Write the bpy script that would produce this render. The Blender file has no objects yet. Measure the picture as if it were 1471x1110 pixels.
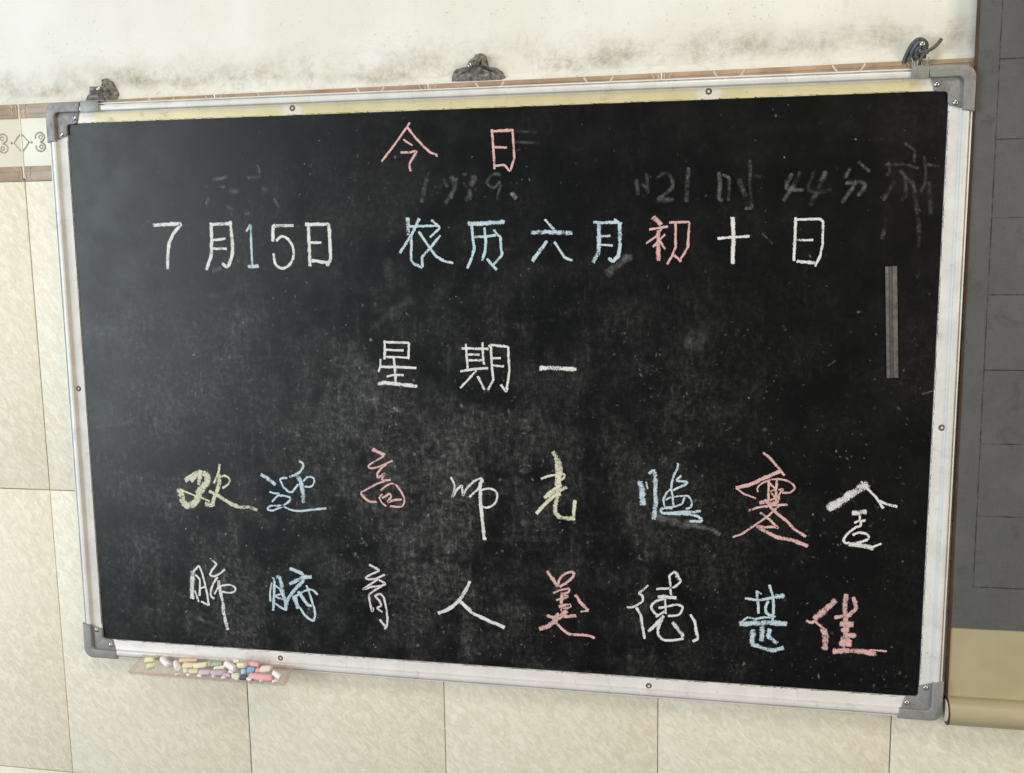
import bpy, bmesh, math, random
from mathutils import Vector, Matrix, noise

scene = bpy.context.scene
ZB = 1.45                                   # height of the board's centre above the floor

# ---------------------------------------------------------------- camera
cam_d = bpy.data.cameras.new('camera')
cam = bpy.data.objects.new('camera', cam_d)
scene.collection.objects.link(cam)
cam_d.sensor_fit = 'HORIZONTAL'
cam_d.sensor_width = 36.0
cam_d.lens = 36.0 * 1403.63 / 1471.0
cam_d.clip_start = 0.05
cam_d.clip_end = 50
RIGHT = Vector((0.9822, 0.1876, -0.0096)); DOWN = Vector((0.0164, -0.1365, -0.9905)); FWD = Vector((-0.1872, 0.9727, -0.1371))
mw = Matrix((RIGHT, -DOWN, -FWD)).transposed().to_4x4()
mw.translation = Vector((0.2918, -1.2456, 0.1928 + ZB))
cam.matrix_world = mw
scene.camera = cam

# ---------------------------------------------------------------- light: a window to the left, a ceiling lamp and an added warm fill to the right
world = bpy.data.worlds.new('World'); scene.world = world
world.use_nodes = True
bg = world.node_tree.nodes['Background']
bg.inputs['Color'].default_value = (0.93, 0.96, 1.0, 1)
bg.inputs['Strength'].default_value = 0.13

def area(name, loc, target, sx, sy, watt, col):
    d = bpy.data.lights.new(name, 'AREA'); d.shape = 'RECTANGLE'; d.size = sx; d.size_y = sy
    d.energy = watt; d.color = col
    o = bpy.data.objects.new(name, d); scene.collection.objects.link(o)
    o.location = loc
    o.rotation_euler = (Vector(target) - Vector(loc)).to_track_quat('-Z', 'Y').to_euler()
    return o
area('window_light', (-3.5, -3.1, ZB + 0.2), (0, 0, ZB - .1), 2.3, 2.7, 182, (0.85, 0.945, 1.0))
area('ceiling_light', (0.5, -2.3, ZB + 3.0), (0.1, 0, ZB - .3), 1.3, 1.3, 62, (1.0, 0.92, 0.78))
area('warm_fill_light', (3.2, -2.6, ZB + 0.5), (0.3, 0, ZB - .2), 1.4, 1.6, 62, (1.0, 0.85, 0.64))  # added warm fill for the right side, not a known window

vs = scene.view_settings
vs.view_transform = 'Standard'; vs.look = 'None'; vs.exposure = 0.12; vs.gamma = 1.0; vs.use_curve_mapping = False
scene.cycles.transparent_max_bounces = 32

# ---------------------------------------------------------------- helpers
COL = scene.collection
random.seed(7)
def put(name, me, mats=(), parent=None, loc=None):
    o = bpy.data.objects.new(name, me)
    COL.objects.link(o)
    if mats and not me.materials:
        for m in (mats if isinstance(mats, (list, tuple)) else [mats]): me.materials.append(m)
    if parent: o.parent = parent
    if loc: o.location = loc
    return o
def tag(o, label=None, cat=None, group=None, kind=None):
    if label: o['label'] = label
    if cat: o['category'] = cat
    if group: o['group'] = group
    if kind: o['kind'] = kind
    return o
def empty(name, loc):
    o = bpy.data.objects.new(name, None); COL.objects.link(o); o.location = loc; o.empty_display_size = .02
    return o
def finish(bm, name, smooth=None):
    bmesh.ops.recalc_face_normals(bm, faces=bm.faces)
    me = bpy.data.meshes.new(name); bm.to_mesh(me); bm.free()
    if smooth is not None:
        me.polygons.foreach_set('use_smooth', [True] * len(me.polygons))
        me.set_sharp_from_angle(angle=math.radians(smooth))
    return me
def box(bm, x0, x1, y0, y1, z0, z1, bev=0.0, mat=0):
    r = bmesh.ops.create_cube(bm, size=1.0)
    for v in r['verts']:
        v.co = Vector(((x0 + x1) / 2 + v.co.x * (x1 - x0), (y0 + y1) / 2 + v.co.y * (y1 - y0), (z0 + z1) / 2 + v.co.z * (z1 - z0)))
    fs = list({f for v in r['verts'] for f in v.link_faces})
    for f in fs: f.material_index = mat
    if bev:
        es = list({e for v in r['verts'] for e in v.link_edges})
        b = bmesh.ops.bevel(bm, geom=es, offset=bev, segments=2, affect='EDGES', profile=.5)
        for f in b['faces']: f.material_index = mat
def tube(bm, pts, rad, seg=8, mat=0, taper=None):
    rings = []
    n = len(pts)
    for i, p in enumerate(pts):
        p = Vector(p)
        t = (Vector(pts[min(i + 1, n - 1)]) - Vector(pts[max(i - 1, 0)])).normalized()
        a = t.cross(Vector((.3, .8, .52))).normalized(); b = t.cross(a)
        r = rad * (taper[i] if taper else 1)
        rings.append([bm.verts.new(p + (a * math.cos(k * 2 * math.pi / seg) + b * math.sin(k * 2 * math.pi / seg)) * r) for k in range(seg)])
    for i in range(n - 1):
        for k in range(seg):
            f = bm.faces.new((rings[i][k], rings[i][(k + 1) % seg], rings[i + 1][(k + 1) % seg], rings[i + 1][k])); f.material_index = mat
    for rg in (rings[0], rings[-1]):
        f = bm.faces.new(rg); f.material_index = mat
def spline(pts, sub=6):
    out = []
    n = len(pts)
    for i in range(n - 1):
        p0, p1, p2, p3 = (Vector(pts[max(i - 1, 0)]), Vector(pts[i]), Vector(pts[i + 1]), Vector(pts[min(i + 2, n - 1)]))
        for k in range(sub):
            t = k / sub
            out.append(.5 * ((2 * p1) + (-p0 + p2) * t + (2 * p0 - 5 * p1 + 4 * p2 - p3) * t * t + (-p0 + 3 * p1 - 3 * p2 + p3) * t ** 3))
    out.append(Vector(pts[-1]))
    return out

# ---------------------------------------------------------------- materials
class N:
    """small node-tree helper"""
    def __init__(s, name):
        s.m = bpy.data.materials.new(name); s.m.use_nodes = True
        s.t = s.m.node_tree; s.b = s.t.nodes['Principled BSDF']; s.out = s.t.nodes['Material Output']
    def n(s, typ, **kw):
        x = s.t.nodes.new(typ)
        for k, v in kw.items(): setattr(x, k, v)
        return x
    def l(s, a, b): s.t.links.new(a, b)
    def coord(s, rnd=False, scale=(1, 1, 1), rot=(0, 0, 0)):
        c = s.n('ShaderNodeTexCoord').outputs['Object']
        if rnd:
            oi = s.n('ShaderNodeObjectInfo'); mul = s.n('ShaderNodeMath', operation='MULTIPLY'); s.l(oi.outputs['Random'], mul.inputs[0]); mul.inputs[1].default_value = 37.0
            add = s.n('ShaderNodeVectorMath', operation='ADD'); s.l(c, add.inputs[0]); s.l(mul.outputs[0], add.inputs[1]); c = add.outputs[0]
        mp = s.n('ShaderNodeMapping'); s.l(c, mp.inputs['Vector'])
        mp.inputs['Scale'].default_value = scale; mp.inputs['Rotation'].default_value = rot
        return mp.outputs['Vector']
    def noise(s, vec, scale, detail=4, rough=.55, dist=0.0):
        x = s.n('ShaderNodeTexNoise'); s.l(vec, x.inputs['Vector'])
        x.inputs['Scale'].default_value = scale; x.inputs['Detail'].default_value = detail; x.inputs['Roughness'].default_value = rough; x.inputs['Distortion'].default_value = dist
        return x.outputs['Fac']
    def ramp(s, fac, stops):
        x = s.n('ShaderNodeValToRGB'); s.l(fac, x.inputs['Fac']); e = x.color_ramp.elements
        while len(e) < len(stops): e.new(0.5)
        for el, (p, c) in zip(e, stops):
            el.position = p; el.color = (c[0], c[1], c[2], 1) if isinstance(c, (tuple, list)) else (c, c, c, 1)
        return x.outputs['Color']
    def mr(s, v, a, b, c=0.0, d=1.0, smooth=True):
        x = s.n('ShaderNodeMapRange'); x.interpolation_type = 'SMOOTHSTEP' if smooth else 'LINEAR'
        s.l(v, x.inputs['Value']); x.inputs['From Min'].default_value = a; x.inputs['From Max'].default_value = b
        x.inputs['To Min'].default_value = c; x.inputs['To Max'].default_value = d
        return x.outputs['Result']
    def math(s, op, a, b=None, clamp=False):
        x = s.n('ShaderNodeMath', operation=op); x.use_clamp = clamp
        for i, v in enumerate((a, b)):
            if v is None: continue
            if isinstance(v, (int, float)): x.inputs[i].default_value = v
            else: s.l(v, x.inputs[i])
        return x.outputs[0]
    def mix(s, fac, a, b, blend='MIX'):
        x = s.n('ShaderNodeMix', data_type='RGBA'); x.blend_type = blend
        for sock, v in ((x.inputs['Factor'], fac), (x.inputs['A'], a), (x.inputs['B'], b)):
            if isinstance(v, (int, float)): sock.default_value = v
            elif isinstance(v, (tuple, list)): sock.default_value = (v[0], v[1], v[2], 1)
            else: s.l(v, sock)
        return x.outputs['Result']
    def bump(s, h, strength, dist):
        x = s.n('ShaderNodeBump'); s.l(h, x.inputs['Height']); x.inputs['Strength'].default_value = strength; x.inputs['Distance'].default_value = dist
        s.l(x.outputs['Normal'], s.b.inputs['Normal'])
    def xyz(s, vec):
        x = s.n('ShaderNodeSeparateXYZ'); s.l(vec, x.inputs[0]); return x.outputs
    def set(s, col=None, rough=None, metal=None, spec=None):
        b = s.b.inputs
        if col is not None:
            if isinstance(col, (tuple, list)): b['Base Color'].default_value = (col[0], col[1], col[2], 1)
            else: s.l(col, b['Base Color'])
        if rough is not None:
            if isinstance(rough, (int, float)): b['Roughness'].default_value = rough
            else: s.l(rough, b['Roughness'])
        if metal is not None: b['Metallic'].default_value = metal
        if spec is not None: b['Specular IOR Level'].default_value = spec
        return s

M = {}
def plain(name, col, rough=.5, metal=0.0, var=.12, scale=90, bump=0.0, spec=.5):
    k = N(name); v = k.coord(True)
    f = k.noise(v, scale, 5)
    dark = tuple(c * (1 - var * 2) for c in col); lite = tuple(min(1, c * (1 + var)) for c in col)
    k.set(k.ramp(f, [(.3, dark), (.7, lite)]), rough, metal, spec)
    if bump: k.bump(f, .5, bump)
    M[name] = k.m
    return k

def plaster():
    k = N('whitewashed plaster'); v = k.coord()
    x, y, z = k.xyz(v)
    big = k.noise(v, 5, 6, .6); mid = k.noise(v, 22, 6, .65); fine = k.noise(v, 140, 4, .7)
    # grime settled along the lower edge of the plaster, just above the tiles
    zz = k.math('ADD', z, k.math('MULTIPLY', k.math('SUBTRACT', big, .5), .05))
    low = k.mr(zz, .426, .474, 1.0, 0.0)
    bandm = k.math('MULTIPLY', k.mr(zz, .411, .430, .30, 1.0), low)
    patch = k.math('MULTIPLY', k.mr(mid, .32, .72, .12, 1.0), k.mr(fine, .30, .62, .55, 1.0))
    grime = k.math('MULTIPLY', k.math('MULTIPLY', bandm, patch), .80)
    vs_ = k.coord(scale=(60, 1, 9)); streak = k.mr(k.noise(vs_, 1.0, 3, .5), .60, .80)
    streak = k.math('MULTIPLY', k.math('MULTIPLY', streak, k.mr(z, .41, .60, 1, 0)), .22)
    near = k.mr(zz, .42, .60, 1.0, .12)
    speck = k.math('MULTIPLY', k.math('MULTIPLY', k.mr(k.noise(v, 230, 3, .6), .60, .70), k.mr(mid, .45, .62)), k.math('MULTIPLY', near, .75))
    drip = k.math('MULTIPLY', k.mr(k.noise(k.coord(scale=(130, 1, 14)), 1.0, 4, .7, .5), .62, .74), k.math('MULTIPLY', k.mr(zz, .41, .53, 1, 0), .40))
    tide = k.noise(k.coord(scale=(1, 1, 1.6)), 9, 5, .7, 1.2)
    tide = k.math('MULTIPLY', k.mr(k.math('ABSOLUTE', k.math('SUBTRACT', tide, .52)), .0, .022, 1, 0), k.math('MULTIPLY', k.mr(zz, .41, .52, 1, 0), .16))
    g = k.math('MAXIMUM', k.math('MAXIMUM', grime, streak), k.math('MAXIMUM', speck, drip))
    g = k.math('ADD', k.math('ADD', g, tide), k.math('MULTIPLY', k.mr(fine, .5, .8), .05), True)
    base = k.mix(k.mr(big, .35, .7), (.69, .68, .62), (.755, .75, .71))
    k.set(k.mix(g, base, (.29, .245, .175)), .85, spec=.2)
    h = k.math('ADD', k.math('MULTIPLY', mid, .6), k.math('MULTIPLY', fine, .25))
    k.bump(h, .35, .0015)
    M['plaster'] = k.m
def wall_tile():
    k = N('beige glazed wall tile')
    v0 = k.coord(True)
    r1 = k.n('ShaderNodeMapping'); k.l(v0, r1.inputs['Vector']); r1.inputs['Rotation'].default_value = (0, math.radians(-50), 0)
    r2 = k.n('ShaderNodeMapping'); k.l(r1.outputs[0], r2.inputs['Vector']); r2.inputs['Scale'].default_value = (1, 1, 2.1)
    v = r2.outputs[0]
    a = k.noise(v, 62, 4, .6, .9); b = k.noise(v0, 7, 4); c = k.noise(v, 210, 3, .6, .5)
    col = k.mix(k.mr(a, .36, .64), (.675, .615, .485), (.775, .725, .600))
    col = k.mix(k.math('MULTIPLY', k.mr(a, .58, .72), k.mr(c, .42, .60)), col, (.84, .80, .68))
    col = k.mix(k.math('MULTIPLY', k.mr(c, .30, .44, 1, 0), .45), col, (.635, .575, .445))
    col = k.mix(k.math('MULTIPLY', k.mr(b, .40, .68), .30), col, (.73, .70, .59))
    dirt = k.mr(k.noise(v0, 260, 2), .735, .77)
    col = k.mix(k.math('MULTIPLY', dirt, .7), col, (.16, .13, .09))
    k.set(col, .48, spec=.35)
    h = k.math('ADD', k.math('MULTIPLY', a, 1.0), k.math('MULTIPLY', c, .35))
    k.bump(h, .62, .0016)
    M['tile'] = k.m
def board_paint():
    k = N('black board paint with chalk dust'); v = k.coord(); x, y, z = k.xyz(v)
    grain = k.noise(v, 420, 4, .75); grain2 = k.noise(v, 130, 5, .7)
    big = k.noise(v, 5.5, 5, .6, .6); mid = k.noise(v, 16, 6, .65, .3)
    wipe = k.noise(k.coord(scale=(24, 1, 3), rot=(0, math.radians(-8), 0)), 1.0, 5, .6, .6)          # vertical wiping
    wipe2 = k.noise(k.coord(scale=(5, 1, 30), rot=(0, math.radians(24), 0)), 1.0, 5, .6, 1.0)         # slanting wipes
    # where the duster has left most dust: the middle and lower left of the board
    d = k.n('ShaderNodeVectorMath', operation='DISTANCE'); sc = k.n('ShaderNodeMapping'); k.l(v, sc.inputs['Vector'])
    sc.inputs['Scale'].default_value = (1, 0, 1.35)
    k.l(sc.outputs[0], d.inputs[0]); d.inputs[1].default_value = (-.17, 0, -.23)
    reg = k.mr(d.outputs['Value'], .08, .70, 1.0, .10)
    scuff = k.noise(k.coord(scale=(150, 1, 48), rot=(0, math.radians(-6), 0)), 1.0, 4, .65, .4)       # short upright scuffs
    scuff2 = k.noise(k.coord(scale=(60, 1, 190), rot=(0, math.radians(35), 0)), 1.0, 4, .65, .4)
    cloud = k.math('ADD', k.math('MULTIPLY', k.mr(big, .46, .62), .85), k.math('MULTIPLY', k.mr(mid, .44, .66), .45))
    cloud = k.math('ADD', cloud, k.math('MULTIPLY', k.mr(wipe, .52, .70), .55))
    cloud = k.math('ADD', cloud, k.math('MULTIPLY', k.mr(wipe2, .54, .72), .50))
    sc_ = k.math('ADD', k.math('MULTIPLY', k.mr(scuff, .50, .74), .8), k.math('MULTIPLY', k.mr(scuff2, .54, .76), .5))
    sc_ = k.math('MULTIPLY', sc_, k.mr(grain, .40, .66, .15, 1.0))
    dust = k.math('MULTIPLY', k.math('MULTIPLY', k.math('ADD', cloud, .10), reg), k.math('ADD', sc_, k.mr(grain2, .40, .75, .05, .40)))
    haze = k.math('MULTIPLY', k.math('MULTIPLY', k.mr(mid, .35, .75), reg), .012)
    dust = k.math('ADD', k.math('MULTIPLY', dust, .31), haze, True)
    k.set(k.mix(dust, (.0022, .0024, .0025), (.46, .46, .44)), k.mr(mid, .3, .7, .31, .40), spec=.26)
    k.bump(grain, .12, .0004)
    M['board'] = k.m
def chalk(name, col):
    k = N('chalk ' + name); v = k.coord(True)
    at = k.n('ShaderNodeAttribute'); at.attribute_name = 'cover'
    r, g, b = k.n('ShaderNodeSeparateColor').outputs[:3]
    sep = r.node; k.l(at.outputs['Color'], sep.inputs[0])
    gr = k.noise(v, 780, 3, .7); gr2 = k.noise(v, 210, 3, .6)
    nz = k.math('ADD', k.math('MULTIPLY', gr, .62), k.math('MULTIPLY', gr2, .38))
    cov = k.mr(k.math('SUBTRACT', k.math('ADD', k.math('MULTIPLY', r, .47), .20), k.mr(nz, .30, .70, .18, .82, False)), -.10, .16)
    gr3 = k.noise(v, 55, 4, .65)
    soft = k.math('MULTIPLY', k.math('MULTIPLY', k.mr(r, 0, 1), k.mr(gr3, .34, .64, .05, 1.0)), k.mr(nz, .36, .62, .25, 1.0))
    sel = k.n('ShaderNodeMix', data_type='FLOAT'); k.l(b, sel.inputs['Factor']); k.l(cov, sel.inputs['A']); k.l(soft, sel.inputs['B'])
    alpha = k.math('MULTIPLY', sel.outputs['Result'], g, True)
    k.set(k.mix(k.mr(gr2, .35, .65), tuple(c * .78 for c in col), col), .95, spec=.1)
    tr = k.n('ShaderNodeBsdfTransparent'); mx = k.n('ShaderNodeMixShader')
    k.l(alpha, mx.inputs[0]); k.l(tr.outputs[0], mx.inputs[1]); k.l(k.b.outputs[0], mx.inputs[2]); k.l(mx.outputs[0], k.out.inputs['Surface'])
    M['chalk' + name] = k.m
def rail_paint(name, col, col2, stain):
    k = N(name); v = k.coord(); big = k.noise(v, 26, 5, .6); fine = k.noise(v, 260, 4, .7); sp = k.noise(v, 120, 3, .6)
    c = k.mix(k.mr(big, .35, .68), col, col2)
    c = k.mix(k.math('MULTIPLY', k.mr(fine, .60, .80), .25), c, stain)
    c = k.mix(k.math('MULTIPLY', k.mr(sp, .70, .78), .55), c, (.12, .11, .10))
    x, y, z = k.xyz(v)
    sc = k.noise(k.coord(scale=(9, 1, 520)), 1.0, 4, .6, .3); sv = k.noise(k.coord(scale=(520, 1, 9)), 1.0, 4, .6, .3)
    scr = k.math('MAXIMUM', k.mr(sc, .62, .72), k.mr(sv, .62, .72))
    c = k.mix(k.math('MULTIPLY', scr, .30), c, (.30, .28, .25))
    grub = k.math('MULTIPLY', k.mr(k.noise(v, 48, 6, .7, .5), .54, .70), .38)
    c = k.mix(grub, c, (.33, .30, .25))
    if 'yellow' in name:
        for sx in (-.2405, .2984, .552, -.545):
            dx = k.math('ABSOLUTE', k.math('SUBTRACT', x, sx)); dx = k.math('ADD', dx, k.math('MULTIPLY', k.math('SUBTRACT', k.noise(v, 130, 3), .5), .018))
            c = k.mix(k.mr(dx, .007, .017, .85, 0), c, (.68, .66, .60))
    k.set(c, k.mr(grub, 0, .3, .34, .6), spec=.5); k.bump(fine, .15, .0004)
    M[name] = k.m
def scroll_paper():
    k = N('grey practice cloth with printed squares'); v = k.coord(); x, y, z = k.xyz(v)
    n1 = k.noise(v, 10, 5, .6); n2 = k.noise(v, 60, 6, .7); n3 = k.noise(k.coord(scale=(300, 300, 300)), 1.0, 2)
    base = k.mix(k.mr(n1, .3, .7), (.076, .077, .077), (.100, .101, .101))
    base = k.mix(k.math('MULTIPLY', k.mr(n2, .52, .74), .35), base, (.052, .052, .052))
    base = k.mix(k.math('MULTIPLY', n3, .25), base, (.112, .115, .119))
    fib = k.noise(k.coord(scale=(900, 1, 60)), 1.0, 3, .6); fib2 = k.noise(k.coord(scale=(60, 1, 900)), 1.0, 3, .6)
    base = k.mix(k.math('MULTIPLY', k.math('ADD', k.mr(fib, .45, .7), k.mr(fib2, .45, .7)), .16), base, (.15, .152, .156))
    st = k.math('MULTIPLY', k.mr(k.noise(v, 26, 6, .7, .8), .55, .68), .5)
    base = k.mix(st, base, (.058, .055, .050))
    # printed square grid, 90 mm pitch, first upright line 24 mm in from the edge
    def line(co, off, pitch, w):
        t = k.math('ADD', co, -off); t = k.math('DIVIDE', t, pitch); t = k.math('ADD', t, .5)
        f = k.math('SUBTRACT', k.math('FRACT', t), .5)
        return k.mr(k.math('ABSOLUTE', f), w / pitch * .6, w / pitch * 1.2, 1, 0)
    gx = line(x, .024, .0902, .00085); gz = line(z, -.2250, .0902, .00085)
    inside = k.math('MULTIPLY', k.math('GREATER_THAN', x, .0232), k.math('GREATER_THAN', z, -.2258))
    g = k.math('MULTIPLY', k.math('MAXIMUM', gx, gz), inside)
    g = k.math('MULTIPLY', g, k.mr(n2, .36, .60, .15, .85))
    k.set(k.mix(g, base, (.022, .020, .018)), .8, spec=.25)
    k.bump(n3, .15, .0003)
    M['scroll'] = k.m
plaster(); wall_tile(); board_paint(); scroll_paper()
chalk('W', (.76, .755, .745)); chalk('P', (.73, .455, .44)); chalk('B', (.54, .68, .755)); chalk('Y', (.70, .695, .53)); chalk('L', (.74, .69, .73))
rail_paint('rail_white', (.60, .595, .57), (.69, .685, .665), (.40, .38, .35))
rail_paint('rail_yellow', (.60, .53, .31), (.66, .585, .35), (.66, .62, .50))
rail_paint('rail_pale', (.62, .595, .58), (.68, .655, .645), (.40, .36, .33))
k = N('cap_grey'); v = k.coord(); big = k.noise(v, 40, 5, .65); fn = k.noise(v, 300, 4, .7)
c_ = k.mix(k.mr(fn, .4, .7), (.215, .213, .210), (.262, .260, .256))
c_ = k.mix(k.math('MULTIPLY', k.mr(big, .50, .66), .6), c_, (.13, .105, .08))
k.set(c_, k.mr(big, .4, .7, .40, .65)); k.bump(fn, .15, .0004); M['cap_grey'] = k.m
plain('grout', (.25, .22, .175), .95, var=.25, scale=60)
plain('grout_white', (.74, .72, .65), .9, var=.1, scale=120)
plain('steel', (.55, .54, .52), .35, 1.0, var=.15, scale=300)
plain('rust', (.16, .085, .05), .8, var=.3, scale=300)
plain('band_brown', (.36, .255, .175), .45, var=.16, scale=30, bump=.0005)
plain('border_cream', (.67, .64, .53), .4, var=.04, scale=18)
plain('ornament_grey', (.43, .415, .345), .5, var=.18, scale=120)
plain('ornament_cream', (.62, .55, .44), .5, var=.12, scale=150)
plain('mortar', (.225, .22, .205), .95, var=.4, scale=170, bump=.003, spec=.2)
plain('wire_grey', (.085, .09, .09), .6, var=.25, scale=200)
plain('strap_grey', (.26, .258, .24), .5, .25, var=.12, scale=120)
plain('khaki', (.40, .345, .215), .38, var=.06, scale=14)
plain('edge_brown', (.055, .030, .018), .7, var=.2, scale=60)
plain('rod_end', (.70, .64, .50), .6, var=.1)
plain('magnet', (.115, .108, .098), .7, var=.25, scale=160)
plain('magnet_dark', (.070, .066, .060), .7, var=.2, scale=160)
plain('paint_black', (.006, .006, .006), .55, var=.2)
CHALKC = dict(yellow=(.78, .74, .47), white=(.83, .80, .79), orange=(.74, .53, .40), peach=(.76, .64, .47), cream=(.80, .77, .58), beige=(.70, .65, .48),
              palegreen=(.68, .72, .60), sage=(.42, .47, .41), lilac=(.60, .52, .60), purple=(.56, .44, .52), rosewhite=(.80, .69, .65), pink=(.76, .42, .44),
              blue=(.25, .42, .66), skyblue=(.42, .60, .78), slate=(.12, .13, .17))
for c_, rgb in CHALKC.items(): plain('stick_' + c_, rgb, .95, var=.07, scale=500, bump=.0004, spec=.1)
def tray_plastic():
    k = N('cloudy tray plastic'); k.set((.76, .69, .63), .35, spec=.4)
    tr = k.n('ShaderNodeBsdfTransparent'); tr.inputs[0].default_value = (.96, .93, .92, 1); mx = k.n('ShaderNodeMixShader')
    k.l(k.mr(k.noise(k.coord(), 40, 4), .3, .7, .12, .24), mx.inputs[0]); k.l(tr.outputs[0], mx.inputs[1]); k.l(k.b.outputs[0], mx.inputs[2]); k.l(mx.outputs[0], k.out.inputs['Surface'])
    M['tray'] = k.m
tray_plastic()

# ---------------------------------------------------------------- the wall: plaster above, a border course and beige tiles below
TILT = -.0055                               # the tile courses run a touch out of level with the board
WY = .022                                   # tile face; the board's front rib is at y = 0
bm = bmesh.new()
X0, X1, Z0, Z1, ST = -1.45, 1.45, -1.05, 1.15, .0125
nx, nz = int((X1 - X0) / .025), int((Z1 - Z0) / .025)
grid = []
for i in range(nx + 1):
    col_ = []
    for j in range(nz + 1):
        px, pz = X0 + (X1 - X0) * i / nx, Z0 + (Z1 - Z0) * j / nz
        w = .0014 * noise.noise((px * 4, 0, pz * 4)) + .0008 * noise.noise((px * 15, 3, pz * 15)) if pz > .40 else 0.0
        col_.append(bm.verts.new((px, .0262 + w, pz)))
    grid.append(col_)
for i in range(nx):
    for j in range(nz):
        bm.faces.new((grid[i][j], grid[i + 1][j], grid[i + 1][j + 1], grid[i][j + 1]))
back = [bm.verts.new((x_, .14, z_)) for x_, z_ in ((X0, Z0), (X1, Z0), (X1, Z1), (X0, Z1))]
bm.faces.new(back)
rim = ([grid[i][0] for i in range(nx + 1)], [grid[nx][j] for j in range(nz + 1)], [grid[i][nz] for i in range(nx, -1, -1)], [grid[0][j] for j in range(nz, -1, -1)])
for k_, rg in enumerate(rim):
    bm.faces.new(rg + [back[(k_ + 1) % 4], back[k_]])
wall = put('wall', finish(bm, 'wall', 40), M['plaster'], None, (0, 0, ZB))
wall.rotation_euler.y = TILT
tag(wall, kind='structure')

bm = bmesh.new(); box(bm, X0, X1, .0238, .0258, Z0, .4085)
put('grout', finish(bm, 'grout'), M['grout'], wall)
TX, TP, TJ = -.057, .300, .0013
ROWS = [(.302, -.150), (-.150, -.600), (-.600, -1.05)]
tile_me = {}
for k_, (zt, zb) in enumerate(ROWS):
    bm = bmesh.new(); box(bm, TJ / 2, TP - TJ / 2, WY, .0256, zb + TJ / 2, zt - TJ / 2, .0006)
    tile_me[k_] = finish(bm, 'tile', 30); tile_me[k_].materials.append(M['tile'])
cols = range(-4, 5)
for c_ in cols:
    for k_ in range(3):
        o = put('tile', tile_me[k_], (), wall, (TX + c_ * TP + random.uniform(-.0003, .0003), random.uniform(0, .0005), random.uniform(-.0003, .0003)))
        o.rotation_euler = (random.uniform(-.0004, .0004), 0, random.uniform(-.0004, .0004))
# border course
BT, BB = .410, .302
def ribbon(bm, pts, w, y, mat=0, h=.0008):
    """a low raised line in the xz plane, standing h proud of the face at y"""
    n = len(pts); L = []; R_ = []; T = []
    for i in range(n):
        a = Vector(pts[max(i - 1, 0)]); b = Vector(pts[min(i + 1, n - 1)])
        d_ = (b - a).normalized(); nn = Vector((-d_.y, d_.x))
        p = Vector(pts[i])
        L.append(bm.verts.new((p.x + nn.x * w / 2, y, p.y + nn.y * w / 2))); R_.append(bm.verts.new((p.x - nn.x * w / 2, y, p.y - nn.y * w / 2)))
        T.append(bm.verts.new((p.x, y - h, p.y)))
    for i in range(n - 1):
        for q in ((L[i], T[i], T[i + 1], L[i + 1]), (T[i], R_[i], R_[i + 1], T[i + 1])):
            f = bm.faces.new(q); f.material_index = mat
def arc(cx, cz, rx, rz, a0, a1, n=10):
    return [(cx + rx * math.cos(math.radians(a0 + (a1 - a0) * i / n)), cz + rz * math.sin(math.radians(a0 + (a1 - a0) * i / n))) for i in range(n + 1)]
bm = bmesh.new(); box(bm, .0011, TP - .0011, WY + .0004, .0256, BB + .0008, BT - .0003, .0006)
bt_me = finish(bm, 'border_tile', 30); bt_me.materials.append(M['border_cream'])
bm = bmesh.new(); box(bm, .0012, TP - .0012, WY - .0010, WY + .002, BT - .0205, BT - .0010, .0008)
for zz_ in (.0060, .0148): box(bm, .0012, TP - .0012, WY - .0015, WY + .001, BT - zz_ - .0007, BT - zz_ + .0007, .0003)
b1_me = finish(bm, 'band', 30); b1_me.materials.append(M['band_brown'])
bm = bmesh.new(); box(bm, .0012, TP - .0012, WY - .0010, WY + .002, BB + .0015, BB + .0210, .0008)
box(bm, .0012, TP - .0012, WY - .0016, WY + .001, BB + .0135, BB + .0155, .0005)
b2_me = finish(bm, 'band', 30); b2_me.materials.append(M['band_brown'])
bm = bmesh.new()
zm = (BT + BB) / 2
for e in (0, 1):                            # half diamond at each end, a double scroll beside it
    s_ = 1 if e == 0 else -1; xo = .0014 if e == 0 else TP - .0014
    ribbon(bm, [(xo, zm + .0115), (xo + s_ * .0055, zm + .006), (xo + s_ * .0105, zm), (xo + s_ * .0055, zm - .006), (xo, zm - .0115)], .0024, WY + .0003)
    ribbon(bm, arc(xo + s_ * .0145, zm, .0012, .0012, 0, 360, 6), .0014, WY + .0003)
    for t_ in (1, -1):
        cx = xo + s_ * .0285
        ribbon(bm, arc(cx, zm + t_ * .0068, .0072, .0062, 200 if t_ > 0 else 160, (200 - 290) if t_ > 0 else (160 + 290), 14), .0026, WY + .0003)
        ribbon(bm, arc(cx + s_ * .001, zm + t_ * .0068, .0028, .0026, 0, 330, 8), .0020, WY + .0003)
    for xb in (.075, .112):                 # further scrolls along the tile
        ribbon(bm, arc(xo + s_ * xb, zm, .010, .011, 30, 330, 14), .0024, WY + .0003)
    for zc in (BT - .0107, BB + .0110):     # brackets at the joint on both bands
        ribbon(bm, [(xo + s_ * .0110, zc + .0085), (xo + s_ * .0078, zc + .004), (xo + s_ * .0098, zc), (xo + s_ * .0078, zc - .004), (xo + s_ * .0110, zc - .0085)], .0017, WY - .0014, 1)
        ribbon(bm, [(xo + s_ * .0026, zc + .008), (xo + s_ * .0016, zc), (xo + s_ * .0026, zc - .008)], .0016, WY - .0014, 1)
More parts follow.
